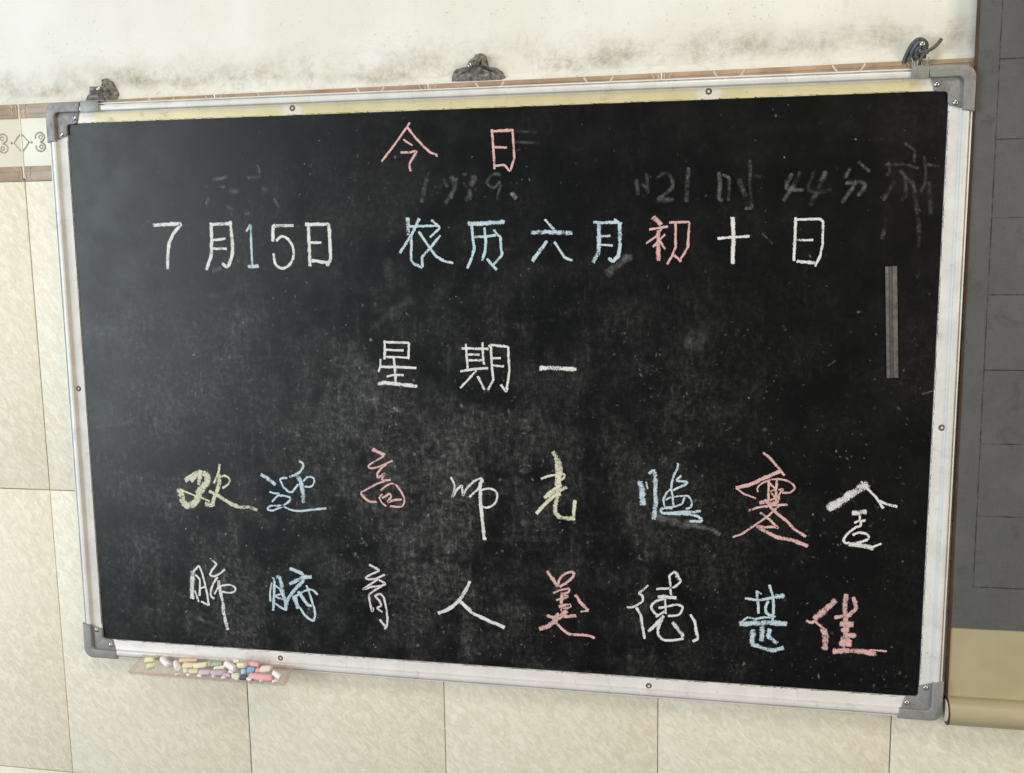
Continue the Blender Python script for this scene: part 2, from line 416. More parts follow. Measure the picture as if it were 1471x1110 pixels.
for xc in (.082, .222):                     # cup shaped brackets on both bands
    for zc, t_ in ((BT - .0107, 1), (BB + .0110, -1)):
        ribbon(bm, [(xc - .019, zc + t_ * .0085), (xc - .013, zc), (xc - .009, zc - t_ * .0075), (xc + .009, zc - t_ * .0075), (xc + .013, zc), (xc + .019, zc + t_ * .0085)], .0026, WY - .0014, 1)
        ribbon(bm, arc(xc, zc + t_ * .006, .009, .008, 200 if t_ > 0 else 160, 340 if t_ > 0 else 20, 8), .0012, WY - .0014, 2)
or_me = finish(bm, 'ornament')
for m_ in ('ornament_grey', 'ornament_cream', 'ornament_grey'): or_me.materials.append(M[m_])
bm = bmesh.new(); box(bm, -.0011, .0011, WY - .0004, .0250, BB + .004, BT - .0004, .0004)
jg_me = finish(bm, 'joint_grout'); jg_me.materials.append(M['grout_white'])
for c_ in cols:
    t = put('border_tile', bt_me, (), wall, (TX + c_ * TP, random.uniform(0, .0003), 0))
    put('band', b1_me, (), t); put('band', b2_me, (), t); put('ornament', or_me, (), t)
    put('joint_grout', jg_me, (), wall, (TX + c_ * TP, 0, 0))
# ragged plaster edge above the border course
bm = bmesh.new()
nL = 360; rowa = []; rowb = []; rowc = []
for i in range(nL + 1):
    px = X0 + (X1 - X0) * i / nL
    d_ = .0022 * noise.noise((px * 30, 1, 0)) + .0016 * noise.noise((px * 110, 2, 0))
    rowa.append(bm.verts.new((px, .0262, .4185 + d_))); rowb.append(bm.verts.new((px, WY + .0012 + d_ * .2, .4108 + d_ * .5))); rowc.append(bm.verts.new((px, WY + .0016, .4096)))
for i in range(nL):
    bm.faces.new((rowa[i], rowb[i], rowb[i + 1], rowa[i + 1])); bm.faces.new((rowb[i], rowc[i], rowc[i + 1], rowb[i + 1]))
put('plaster_edge', finish(bm, 'plaster_edge', 60), M['plaster'], wall)

# ---------------------------------------------------------------- the blackboard
HW, HH = .600, .400
board = empty('blackboard', (0, 0, ZB))
tag(board, 'black chalkboard in a white frame with grey corners, covered in Chinese chalk writing', 'blackboard')
YB = .0065
bm = bmesh.new(); box(bm, -HW + .010, HW - .010, YB, .0195, -HH + .010, HH - .010)
put('writing_surface', finish(bm, 'writing_surface'), M['board'], board)

PROF = [(.0002, .0200), (.0002, .0030), (.0008, .0013), (.0022, .0010), (.0026, .0042), (.0037, .0042), (.0041, .0007), (.0054, 0), (.0094, 0), (.0107, .0006), (.0122, .0040), (.0134, .0047), (.0240, .0049), (.0262, .0053), (.0268, .0068), (.0268, .0200)]
def rail(side):
    """one aluminium rail; u runs inward from the outer edge"""
    bm = bmesh.new(); n_ = 40
    half = (HW if side in 'tb' else HH) - .006
    rings = []
    for i in range(n_ + 1):
        s_ = -half + 2 * half * i / n_
        rg = []
        for u, y in PROF:
            if side == 't': p = (s_, y, HH - u)
            elif side == 'b': p = (s_, y, -HH + u)
            elif side == 'l': p = (-HW + u, y, s_)
            else: p = (HW - u, y, s_)
            rg.append(bm.verts.new(p))
        rings.append(rg)
    np_ = len(PROF)
    for i in range(n_):
        for k_ in range(np_):
            f = bm.faces.new((rings[i][k_], rings[i][(k_ + 1) % np_], rings[i + 1][(k_ + 1) % np_], rings[i + 1][k_]))
            f.material_index = 1 if side == 't' and 11 <= k_ <= 13 else 0
    bm.faces.new(rings[0]); bm.faces.new(rings[-1])
    o = put('frame_rail', finish(bm, 'frame_rail', 35), [M['rail_pale'] if side == 'b' else M['rail_white'], M['rail_yellow']], board)
    return o
for s_ in 'tblr': rail(s_)
board_rails = [o for o in board.children if o.name.startswith('frame_rail')]
board_rails[0]['label'] = 'yellowed upper rail of the frame'

# black paint smeared ragged over the inner edge of the rails
bm = bmesh.new()
def ragged(side, lo, hi, amp):
    n_ = 260; a_ = []; b_ = []
    half = (HW if side in 'tb' else HH)
    for i in range(n_ + 1):
        s_ = lo + (hi - lo) * i / n_
        w = max(.0001, amp * (.35 + .9 * noise.noise((s_ * 45, ord(side), 0)) + .7 * noise.noise((s_ * 190, ord(side), 4))))
        for lst, u, y in ((a_, .0266, .0057), (b_, .0262 - w, .0050)):
            if side == 't': p = (s_, y, HH - u)
            elif side == 'b': p = (s_, y, -HH + u)
            elif side == 'l': p = (-HW + u, y, s_)
            else: p = (HW - u, y, s_)
            lst.append(bm.verts.new(p))
    for i in range(n_): bm.faces.new((a_[i], a_[i + 1], b_[i + 1], b_[i]))
ragged('t', -.55, .55, .0034); ragged('r', -.35, .35, .0028); ragged('b', -.55, .55, .0034); ragged('l', -.35, .35, .0012)
put('paint_edge', finish(bm, 'paint_edge'), M['paint_black'], board)

def lathe(bm, prof, seg=14, mat=0):
    rings = []
    for r, y in prof:
        if r == 0: rings.append([bm.verts.new((0, y, 0))])
        else: rings.append([bm.verts.new((r * math.cos(2 * math.pi * k / seg), y, r * math.sin(2 * math.pi * k / seg))) for k in range(seg)])
    for a, b in zip(rings[:-1], rings[1:]):
        for k in range(seg):
            q = [a[k % len(a)], a[(k + 1) % len(a)], b[(k + 1) % len(b)], b[k % len(b)]]
            q2 = []
            for v_ in q:
                if v_ not in q2: q2.append(v_)
            if len(q2) > 2:
                f = bm.faces.new(q2); f.material_index = mat
bm = bmesh.new(); lathe(bm, [(.0034, .001), (.0034, -.0004), (.0030, -.0013), (.0020, -.0019), (.0015, -.0020), (.0013, -.0008), (0, -.0006)])
screw_me = finish(bm, 'screw', 40); screw_me.materials.append(M['steel'])
bm = bmesh.new(); lathe(bm, [(.0034, .001), (.0034, -.0002), (.0028, -.0008), (.0016, -.0010), (.0013, .0002), (0, .0003)])
rust_me = finish(bm, 'screw', 40); rust_me.materials.append(M['rust'])
for i, (sx, sz, me_) in enumerate(((-.2405, .3828, rust_me), (.2984, .3832, rust_me), (-.2915, -.3832, rust_me), (.2334, -.3846, rust_me), (-.5840, .0030, rust_me), (.5844, -.0253, rust_me))):
    put('screw', me_, (), board, (sx, .0052, sz)).scale = (1.25, 1.25, 1.25)

def corner(sx, sz):
    """grey plastic corner cap: a raised rim band and a lower plate with two screws"""
    def P(u, w): return (sx * (HW + .0012 - u), sz * (HH + .0012 - w))
    A, Wd, rad = .053, .0132, .014
    outer = [(A, 0)] + [(rad - rad * math.cos(math.radians(a)), rad - rad * math.sin(math.radians(a))) for a in range(90, -1, -15)] + [(0, A)]
    inr = .006
    inner = [(Wd, A - .002)] + [(Wd + inr - inr * math.cos(math.radians(a)), Wd + inr - inr * math.sin(math.radians(a))) for a in range(0, 91, 15)] + [(A - .002, Wd)]
    bm = bmesh.new()
    pts = [P(*p) for p in outer + inner]
    vs = [bm.verts.new((p[0], -.0016, p[1])) for p in pts]
    f = bm.faces.new(vs)
    r = bmesh.ops.extrude_face_region(bm, geom=[f])
    ev = [v for v in r['geom'] if isinstance(v, bmesh.types.BMVert)]
    for v in ev: v.co.y = .0206
    front = [e for e in bm.edges if all(abs(v.co.y + .0016) < 1e-6 for v in e.verts)]
    bmesh.ops.bevel(bm, geom=front, offset=.0016, segments=3, affect='EDGES', profile=.5)
    cap = put('corner_cap', finish(bm, 'corner_cap', 50), M['cap_grey'], board)
    B = .0485; Wp = .0288
    outl = [(Wd - .0008, Wd - .0008), (B, Wd - .0008), (B - .004, Wp - .002), (B - .008, Wp)] + [(Wp + .004 - .004 * math.cos(math.radians(a)), Wp + .004 - .004 * math.sin(math.radians(a))) for a in range(90, -1, -30)] + [(Wp, B - .008), (Wp - .002, B - .004), (Wd - .0008, B)]
    bm = bmesh.new()
    vs = [bm.verts.new((P(*p)[0], .0030, P(*p)[1])) for p in outl]
    f = bm.faces.new(vs)
    r = bmesh.ops.extrude_face_region(bm, geom=[f])
    for v in r['geom']:
        if isinstance(v, bmesh.types.BMVert): v.co.y = .0063
    front = [e for e in bm.edges if all(abs(v.co.y - .0030) < 1e-6 for v in e.verts)]
    bmesh.ops.bevel(bm, geom=front, offset=.0008, segments=2, affect='EDGES', profile=.5)
    put('plate', finish(bm, 'plate', 50), M['cap_grey'], cap)
    for q in ((.0420, .0205), (.0205, .0420)):
        x_, z_ = P(*q)
        put('screw', screw_me, (), cap, (x_, .0030, z_))
for sx in (-1, 1):
    for sz in (1, -1): corner(sx, sz)

# ---------------------------------------------------------------- chalk writing on the board
# chalk marks on the board: (chalk, opacity, strokes); stroke = (width mm, curved, [(x mm, z mm) from the board centre])
MARKS = [
('P', 1, [(2.7,0,[(-80.6,358.7),(-84.2,353.8),(-101.6,331.9),(-120,310.9)]),
  (3,0,[(-84.2,353.5),(-73.3,339.6),(-61,326.8),(-53.5,320),(-45.2,317.4),(-45.7,315.5)]),
  (2.4,0,[(-89.5,337.9),(-77.8,330.2)]),
  (3,0,[(-93.4,321.7),(-82.2,321.4),(-71.6,322.9),(-76.7,315.3),(-81.8,307.5),(-82.4,303.5),(-80.7,297.5)])]),
('P', 1, [(3.1,0,[(28.1,346.9),(29.6,322.9),(30.9,297.4)]),
  (3.5,0,[(26.7,344.4),(54.5,345.4)]),
  (2.8,0,[(54.7,346.1),(55.9,327.3),(56.8,310.4),(51.2,293.7),(43.9,302.3),(31.6,301.3)]),
  (2.7,0,[(31.9,324.8),(46.8,323.7)])]),
('W', 1, [(4,0,[(-451.9,233.3),(-409.9,234.8),(-423.1,220.6),(-430.3,207.4),(-433,190.9),(-434.1,173.3)])]),
('W', 1, [(4,0,[(-365.6,234.1),(-365.9,212.8),(-368.1,190.3),(-376,171.9)]),
  (3.9,0,[(-367.4,233.1),(-335.3,233.7)]),
  (3.9,0,[(-337.3,236.7),(-335.7,212.4),(-336.4,192.1),(-341.6,177.8),(-346.2,174.8),(-351.4,180)]),
  (3.5,0,[(-364.2,211.7),(-345.9,213.6)]),
  (3.5,0,[(-364.8,200.1),(-344.8,199.9)])]),
('B', 1, [(3.1,0,[(-314.5,223.3),(-307.9,232.3),(-308.3,202),(-308.1,175.6)]),
  (3.9,0,[(-314,175.6),(-299.3,175.9)])]),
('W', 1, [(3.9,0,[(-246.2,229.8),(-275.3,230.2),(-276.7,209.7)]),
  (3.7,1,[(-271.5,210.1),(-263,215.6),(-253.5,210.5),(-247.5,198.3),(-249.2,184.3),(-257.2,175.2),(-266,172.9),(-274.4,179.4),(-276.4,192.6)])]),
('W', 1, [(3.8,0,[(-225.2,233.1),(-224.7,205.1),(-224.8,176)]),
  (3.8,0,[(-229,230.7),(-195.9,231),(-195.2,204.8),(-195.1,184.8),(-200.6,175.9)]),
  (3.4,0,[(-222.4,207.1),(-207.9,206.5)]),
  (3.8,0,[(-221.3,183),(-200,179.9)])]),
('B', 1, [(4.2,0,[(-86.4,237),(-85.6,215.1)]),
  (3.2,0,[(-84,226.2),(-44.6,227)]),
  (3.2,0,[(-54.3,233.9),(-45.2,227),(-43.1,223.4),(-56.4,212.1)]),
  (3.7,0,[(-70.6,236.2),(-80.9,216.6),(-98.1,192.1)]),
  (3.5,0,[(-81.8,215.5),(-82.5,196.7),(-83.1,182),(-77.5,176.7),(-67.7,172.9),(-68.2,186.1),(-65.1,189.2),(-57.3,197.5),(-42.7,214)]),
  (3.3,0,[(-71.5,219.1),(-58.3,199.6),(-48.7,187),(-36.9,180.6),(-26.1,178.2)])]),
('B', 1, [(4.5,0,[(-4.7,228.5),(12.4,228.6),(28.4,229.8),(42.2,230.4)]),
  (3.5,0,[(-0.2,226.4),(0.9,211.4),(2.8,195.9),(-1.1,184.5),(-6.7,171.5)]),
  (3.2,0,[(2.5,211.9),(16.4,211.7),(31.4,213.6)]),
  (3.6,0,[(16.6,223.1),(18,206),(17.1,193.7),(13.3,181.2)]),
  (3.4,0,[(29.3,220.1),(33,214.6),(37.7,211),(38.1,198.6),(39.6,188.3),(34.7,182.6),(27.7,175.9)]),
  (3.2,0,[(19.8,183.3),(25.6,176),(31.9,169.2)])]),
('B', 1, [(3.1,0,[(96,232.6),(101.1,226.5),(107.3,219.8)]),
  (4.4,0,[(78.1,216.1),(97.4,216.9),(113,216.1),(130.6,215.1)]),
  (4,0,[(97.9,205.1),(89,193),(79.4,180.2)]),
  (3.1,0,[(108.3,204),(114,194.8),(121.2,184),(130.6,180.3)])]),
('B', 1, [(3.5,0,[(158.3,228.1),(170.6,227.3),(184.8,227.8),(193.9,226.1)]),
  (3.5,0,[(184.3,231.3),(190.3,227.2)]),
  (4.4,0,[(164.7,226.5),(165.3,204.4),(164.5,189.2),(157.9,178.1)]),
  (3.8,0,[(190.9,226.2),(191.8,209.1),(191.5,196),(189.6,184.9),(183,178.4),(177.9,183)]),
  (2.6,0,[(167,210.4),(175.7,210.5),(179.3,211.3)]),
  (2.6,0,[(167.1,199.8),(182.4,198.9)])]),
('P', 1, [(4.3,0,[(233.2,233.6),(242.7,224)]),
  (3,0,[(228.5,218.1),(250.9,221.6)]),
  (2.2,0,[(243.6,218.7),(237.1,209.8),(224.8,200.9)]),
  (4.3,0,[(239.5,217.1),(239.4,199.1),(239.9,179.3)]),
  (2.2,0,[(247.8,211.8),(233.1,196.7)]),
  (3,0,[(238.8,207.3),(248,194)]),
  (3,0,[(253.3,226.4),(277.7,226.9),(276.7,210.1),(276.3,195.4),(267.8,181.5)]),
  (3.5,0,[(259.6,185.7),(267.9,178.2)]),
  (3,0,[(260.7,225),(261.1,195.6),(256.3,184.1),(251,175)])]),
('W', 1, [(3.4,0,[(312.5,206.1),(331.3,207.5),(350.4,208.1)]),
  (3.9,0,[(330.3,231.3),(331.5,209.4),(331.1,175.3)])]),
('W', 1, [(3.2,0,[(405.2,230.1),(405.2,208.5),(404.5,178.3)]),
  (2.9,0,[(405.3,227.7),(433.7,228),(437.4,224.8),(437.8,196.9),(434.4,181),(429.8,171.1)]),
  (2.5,0,[(407.3,202.9),(426.3,202.7)]),
  (3.7,0,[(408.3,177.2),(432.3,174.9)])]),
('W', 1, [(3.4,0,[(-122.7,75.7),(-122.8,63.1),(-123.4,50.7)]),
  (3.1,0,[(-122.8,73.6),(-106.8,73.3),(-88.7,72.9),(-89.3,63.4),(-90.2,51.5)]),
  (3.1,0,[(-121.6,63.4),(-96.9,62.6)]),
  (2.9,0,[(-122.6,53.9),(-91.3,52.9)]),
  (3.4,0,[(-110.5,53.4),(-109.2,37.9),(-108.5,19.5)]),
  (2.5,0,[(-129.3,50.6),(-129.3,41.9),(-132.4,33.6)]),
  (3.4,0,[(-129.6,40.2),(-101.8,40.1),(-79.8,39.4)]),
  (2.9,0,[(-120.9,27.1),(-110.9,29.4),(-97.5,29.3)]),
  (4,0,[(-133.2,17),(-124.4,18.6),(-102.4,16.8),(-78.9,14.3)])]),
('W', 1, [(3.2,0,[(-16.1,66.1),(19.4,65.8)]),
  (3.1,0,[(20.1,68.8),(22.7,71),(46.6,69),(46.7,50.9),(47.7,37.2),(44.7,17.8),(43.2,8.7),(36.3,18.3)]),
  (3,0,[(-10.8,71.7),(-9.7,54.4),(-8.5,39.2)]),
  (3,0,[(12.1,74),(12.2,57.4),(13.5,45)]),
  (2.8,0,[(-7.5,57.9),(7.6,58.1)]),
  (2.8,0,[(-6.9,50.3),(11.4,50.5)]),
  (3.3,0,[(-18.5,35.6),(-1.4,38.6),(19,40.2)]),
  (2.8,0,[(2.8,36.6),(-8.7,23.9),(-19.2,13.2)]),
  (2.8,0,[(4.8,29),(13.7,11.7)]),
  (3.1,0,[(23.2,68.6),(24,43.8),(25.9,24.4),(18.7,11.8)]),
  (2.8,0,[(24.8,53.4),(36,53.8)]),
  (2.8,0,[(25.4,43.8),(40.1,42.9)])]),
('W', 1, [(5,0,[(88.1,40.8),(104,42.1),(118.8,40.6),(135.6,40.4)])]),
('Y', 1, [(6.3,0,[(-425.6,-126.3),(-414.2,-119.6),(-401.4,-112.5)]),
  (6.3,0,[(-417.5,-126.5),(-410.5,-121.3),(-401.5,-113.8)]),
  (5.2,0,[(-401.4,-112),(-403,-122.8),(-405.9,-131.9)]),
  (8.4,1,[(-396.9,-115.4),(-391.4,-119.7),(-392.9,-128.7),(-400,-138),(-406.1,-144.5),(-408.6,-153.6),(-415.7,-161.1),(-425.5,-164.2),(-430.8,-158.1),(-433.1,-147.3),(-434.1,-141)]),
  (2.5,0,[(-433.6,-141),(-415.8,-147.5),(-404.6,-150.7),(-390.2,-156)]),
  (3.6,0,[(-371.4,-101.7),(-372.4,-109.3),(-376.3,-119.2),(-381.6,-129.2)]),
  (3.1,1,[(-370.7,-119.9),(-363.1,-118.3),(-357.7,-123),(-359.9,-130.2),(-368.7,-135.9)]),
  (5.2,0,[(-372.9,-117.3),(-374.2,-133.4),(-381.7,-148.9),(-386.1,-159.9)]),
  (6.3,0,[(-396.5,-159.9),(-386.2,-161.7),(-384,-156.2)]),
  (4.2,0,[(-389.3,-141.6),(-375.9,-147.4),(-364.1,-154.5),(-354,-160.4),(-342.9,-163.1),(-331.6,-161.8),(-317.8,-165.7)]),
  (5.2,0,[(-359.5,-157.1),(-346.6,-162.4)])]),
('B', 1, [(4.1,0,[(-309.1,-114.7),(-299.4,-119.5),(-289.1,-128.1)]),
  (2.7,0,[(-297.2,-139.1),(-289.7,-141),(-282.5,-140.3),(-290,-148.3),(-294.7,-153.2)]),
  (2.9,1,[(-285.4,-143.8),(-276.5,-143.9),(-268.5,-145.3),(-267.8,-150),(-275.2,-156.3),(-283.5,-161),(-292.6,-165.2),(-299.8,-165.5),(-301,-162.5),(-295.9,-158.9),(-286,-158.5),(-278.9,-158.6),(-271.9,-161.8),(-263.1,-164.4),(-252.5,-164.8),(-241.8,-163.1),(-228.5,-161.3),(-214.4,-159.4)]),
  (3.1,0,[(-270.9,-118.1),(-276.2,-117.9),(-281.6,-120.2),(-276.8,-130.7),(-270,-137.7),(-263.8,-138.3),(-254.4,-126.5)]),
  (3.4,1,[(-266.4,-116.2),(-258.3,-113),(-251.9,-109.4),(-246.4,-102.4),(-246.6,-96.5),(-251.3,-93.7)]),
  (5.1,0,[(-256.5,-112.9),(-250.7,-122.1),(-249.3,-130.5),(-247.5,-140.7),(-247.5,-151.8)]),
  (2.6,1,[(-246.3,-121.9),(-241.7,-116.7),(-235.5,-115.2),(-230.3,-118.8),(-232.4,-126.5),(-237.8,-129.7),(-244.8,-129.1)])]),
('P', 1, [(3.9,0,[(-143.7,-73.8),(-127.8,-81.1)]),
  (2.5,1,[(-128.7,-82.9),(-140.6,-89.8),(-150.2,-96.3),(-148.1,-100.2),(-137.3,-98.1),(-124.5,-92.4),(-116.4,-88.7)]),
  (3,0,[(-124.6,-93.3),(-131.9,-99.2),(-138.4,-107.3),(-137.7,-113.5),(-132.2,-109.7),(-126.7,-106.1),(-131.4,-113.2),(-131.5,-116.8),(-119.8,-115.5)]),
  (2.6,0,[(-128,-117.5),(-139.8,-121.9),(-151.7,-128.5),(-162.8,-134.7)]),
  (3.5,1,[(-162.8,-136),(-157.6,-142.5),(-149.6,-147.5),(-141,-146.7)]),
  (2.8,1,[(-134.2,-131),(-125.4,-123.6),(-117.3,-120.6),(-111.1,-123.1),(-105.1,-131.6),(-100.8,-140.3),(-102,-149.1),(-106.5,-152.8),(-120.9,-152.5)]),
  (2.6,0,[(-132.1,-135.7),(-136.7,-140.8),(-133.3,-147.7),(-127.2,-152.8)]),
  (3,0,[(-132.2,-141.5),(-126.8,-138.6),(-121.7,-134),(-118.7,-138.3),(-125.2,-147.4),(-115.2,-143.5),(-104.5,-142.2)])]),
('W', 1, [(2.8,0,[(-34.2,-109),(-29.1,-120.2),(-32.8,-137.1),(-26.6,-126),(-19.2,-118.9),(-18.3,-134.6),(-12.8,-123.6),(-1.8,-112.4),(8,-108.1),(10.3,-112),(5.9,-117)]),
  (2.9,0,[(8,-109.1),(3.9,-122.9),(-9.1,-135.2)]),
  (3.9,0,[(6,-115.1),(6,-142.5),(8.2,-166),(10.7,-193.6)]),
  (2.8,1,[(6.8,-125.8),(17.6,-122.4),(27.3,-126),(29.1,-133.7),(25.1,-143.7),(15.3,-149),(8.4,-147.3)])]),
('Y', 1, [(4.7,0,[(104.9,-70.1),(108.9,-74.6),(110.3,-86.7),(110.8,-101.9),(109.7,-117.2)]),
  (5.6,0,[(111.9,-78.5),(114.8,-89.6),(112.8,-106.9),(111.7,-118.2)]),
  (3.3,0,[(89.1,-106.7),(99.7,-102.3),(110.8,-100.4),(120.8,-99),(119.8,-104.7),(112.8,-109)]),
  (3.8,0,[(94,-132.2),(101.6,-123.7),(110.7,-118.2),(115.8,-114)]),
  (4.2,0,[(97.6,-130),(109.7,-123.4),(122.8,-117.3)]),
  (3.8,0,[(82.7,-154.2),(94.5,-140.4),(106.7,-129.1),(114.7,-126.3)]),
  (4.7,0,[(110.7,-130.5),(108.1,-141.9),(107.6,-151.1),(112.6,-157.6),(121.7,-159.3),(133.8,-158.8)]),
  (3.8,0,[(132.3,-158.3),(132.8,-147),(134.3,-134.7)])]),
('B', 1, [(6.4,0,[(219.4,-106),(221.7,-116.1),(222.7,-128),(223.7,-136.3)]),
  (2,0,[(227,-105.8),(229.3,-114.9)]),
  (3.2,0,[(231.3,-95.1),(235.7,-89.9)]),
  (4.6,0,[(236.6,-89.9),(239.3,-98),(239,-112.7),(240.1,-131),(238.9,-145.9),(237.3,-155.2)]),
  (2.7,0,[(267.8,-80.2),(267.4,-86.1),(262.3,-97.2),(260.2,-106.4),(259.9,-113.8),(253.7,-119.5),(249.4,-128.8),(251.3,-138)]),
  (3.2,0,[(271.9,-96.4),(265.9,-103),(280,-104.4),(278.2,-107.6),(262.5,-115.5)]),
  (2.7,0,[(259.9,-115.6),(261.8,-126.5),(262.8,-137.5)]),
  (2.4,1,[(253,-128.7),(260.9,-124.7),(271.4,-123.4),(281.1,-123),(285.6,-129.3),(284.8,-137.5),(278.7,-139.6)]),
  (2.4,0,[(276.7,-125),(274.2,-133.4),(265.5,-137.4),(254,-138.8)]),
  (3.6,0,[(261.1,-139.4),(249.5,-139.9),(245.6,-143.7),(249.6,-147.3),(261.1,-145.9),(275.2,-143.9),(287.6,-143.8),(297.2,-142.1)]),
  (3.6,0,[(254.1,-147.1),(282.3,-146.8),(293.8,-149.1),(300,-153.4),(297.4,-156.3),(284.2,-155.9)])]),
('P', 1, [(3.1,0,[(374,-63.1),(381.1,-68.3),(390.6,-78.9),(400.7,-91.4)]),
  (4,0,[(395.4,-86.1),(377.1,-95.2),(359.9,-104.4),(341.9,-110)]),
  (2.3,0,[(341.9,-110),(350.8,-117.1),(366.2,-122.4)]),
  (2.3,1,[(368.3,-113.9),(369.3,-106.5),(380.7,-98.8),(393.4,-96.5),(406.1,-99.1),(413.8,-106.1),(408.8,-113),(398.5,-114)]),
  (3.1,0,[(381.9,-100),(381.7,-114.7),(382.6,-128.2)]),
  (3.1,0,[(391.7,-98.4),(390.9,-111.9),(391.9,-126.6)]),
  (2.6,0,[(383.1,-102.4),(390.2,-109.5),(384,-113.4),(391.1,-121.7),(384.3,-124.4)]),
  (2.6,0,[(394.3,-110.5),(400.6,-109.1),(394.5,-116.6),(395.3,-124),(391.9,-126.6)]),
  (4.4,0,[(371.6,-128.6),(380.2,-124.6),(382.6,-129.4),(394.2,-127.7)]),
  (2.7,0,[(357.8,-139),(369.9,-134.2),(382.7,-131.8),(405.8,-129.1)]),
  (3.5,0,[(382.7,-131.8),(394.6,-142.4),(406.4,-151.8),(413.6,-160.1),(428.9,-169.9)]),
  (2.7,0,[(394.9,-131.4),(383,-144.2),(367,-157.2),(349.7,-170.5),(339.1,-174.7)]),
  (3.1,0,[(372.4,-140.9),(383.1,-149.1),(395.7,-160.9),(388.1,-158.8),(378.8,-160.4),(370.5,-158.3)]),
  (4,0,[(369.4,-159.6),(381.3,-166.5),(394.2,-172.7),(411.7,-175),(431.6,-182.1)])]),
('W', 1, [(8.2,0,[(500.1,-99.2),(487,-109.3),(472.1,-120.5),(455.3,-132.8)]),
  (3,0,[(493.3,-96),(502.1,-105.8),(511.4,-115.1),(520.9,-129.2)]),
  (3.4,0,[(516.1,-120.2),(525.2,-124.2),(537.2,-126.6)]),
  (5.2,0,[(484.9,-137.4),(500.6,-134.8)]),
  (2.6,0,[(493.6,-140),(493.8,-145.8),(487.6,-149.5)]),
  (3,1,[(500.1,-146),(495.6,-147.2),(494.9,-152.6),(488.7,-155.8),(480,-164),(475.3,-172),(477.7,-176.3),(482.2,-175.1)]),
  (3.1,1,[(486.4,-165.1),(493.5,-161.9),(501.6,-163),(505.4,-167.7),(501.1,-171.8),(491.3,-175.2)]),
  (4.8,0,[(482.3,-177.6),(494.1,-178),(511.3,-181.1)]),
  (2.6,0,[(510.4,-179.6),(520.5,-174.8)])]),
('W', 1, [(5.9,0,[(-422.4,-262),(-423.9,-280.2),(-425.8,-302.4)]),
  (3,0,[(-421.6,-262),(-411.6,-252.4),(-407,-264.6),(-404.3,-279.1),(-401.6,-293.6),(-399.7,-311.7),(-411.2,-306.1)]),
  (3,0,[(-418.3,-266.3),(-411.6,-272.7),(-412.3,-285.2),(-413.6,-297.7)]),
  (2.7,0,[(-411.8,-286.9),(-404.6,-283.6)]),
  (2.8,0,[(-420.3,-290.2),(-415.4,-306.9)]),
  (3,0,[(-393.3,-240.8),(-383.8,-248.7),(-391.3,-257),(-395.9,-265.6),(-389.5,-267.5),(-379.9,-263.1),(-372,-255.9)]),
  (3,1,[(-383.7,-267.8),(-391.4,-279.5),(-395.6,-291),(-394.8,-297.8),(-390.8,-300.4)]),
  (4.3,0,[(-382.3,-273.3),(-381.2,-286.8),(-377.5,-304.7),(-377.2,-320.5),(-373.4,-337.9),(-372.1,-346.4)]),
  (2.8,1,[(-389.8,-293.5),(-383.4,-283.5),(-376.2,-280.3),(-365.6,-278.6),(-357.6,-282.1),(-357.9,-287.7),(-366.2,-290.4),(-377.9,-289.4)])]),
('B', 1, [(2.7,1,[(-300.4,-271.7),(-303.5,-284.4),(-303.8,-299.5)]),
  (3.7,0,[(-297.4,-264),(-296.5,-271.5),(-297.6,-285.8),(-300.1,-312.8)]),
  (4.7,0,[(-292.7,-262.9),(-288.4,-262.7),(-285.1,-275),(-283.2,-289.9),(-281.1,-301.5),(-279.8,-309.8)]),
  (3.2,0,[(-279.8,-311.1),(-285.8,-309.4),(-296.2,-302.4)]),
  (2.7,0,[(-294.6,-276),(-288.7,-280.2),(-286.4,-285.9),(-284.2,-292.5)]),
  (2.7,0,[(-283.9,-286.6),(-296.1,-290.7),(-291.9,-293.8),(-283.4,-295.4)]),
  (4.1,0,[(-271.6,-248.9),(-262.8,-252.6),(-253.6,-255.8),(-251.3,-261.5)]),
  (4.7,0,[(-273,-272.2),(-263.4,-267.1),(-251.3,-260.7),(-240.2,-259.6)]),
  (4.2,0,[(-252.3,-265.7),(-262.1,-276.2),(-271,-285.9),(-278.4,-297.2),(-279,-303.1)]),
  (5.7,0,[(-266.9,-289),(-264.8,-298.9),(-261.7,-307.1)]),
  (3.1,0,[(-259.1,-306.1),(-253.5,-315.8),(-246.1,-322),(-239.4,-324.9),(-236.5,-315.5),(-237.8,-303.9),(-241.5,-292.5),(-244.5,-282.7),(-248,-272.9)]),
  (3.1,1,[(-266.1,-289.8),(-260.9,-287),(-253.9,-282.4),(-243.5,-278.5),(-236.8,-280.6),(-232,-285.3)]),
  (3.8,0,[(-260.7,-282.8),(-254.2,-291.6),(-247,-302),(-241.9,-302.5)])]),
('L', 1, [(3.4,0,[(-153.6,-237.5),(-139.7,-244.7)]),
  (2.7,0,[(-139.8,-245.7),(-151,-250.8),(-160.7,-256.8),(-157.3,-259.1),(-145.1,-257.4),(-131.9,-250.7)]),
  (2.8,0,[(-142.1,-257.8),(-152.4,-265.3),(-165.9,-274.6),(-150.5,-269.2),(-136.4,-266.9),(-130.3,-263.6),(-140.6,-258.7)]),
  (2.9,0,[(-136.4,-267.4),(-148.7,-275.1),(-156,-281.6),(-154.8,-292.6),(-151.7,-306.5),(-149.9,-299.8)]),
  (2.9,0,[(-146.9,-282.1),(-138.7,-278.1),(-133.9,-284.3),(-130.8,-300.2),(-129.6,-313.2),(-130.5,-325.3),(-134.2,-329.6)]),
  (3.1,0,[(-140.8,-316.4),(-133,-326)]),
  (2.9,0,[(-147.4,-282.1),(-140.1,-289.7),(-137.7,-295.6),(-144.9,-300),(-137,-305.1)])]),
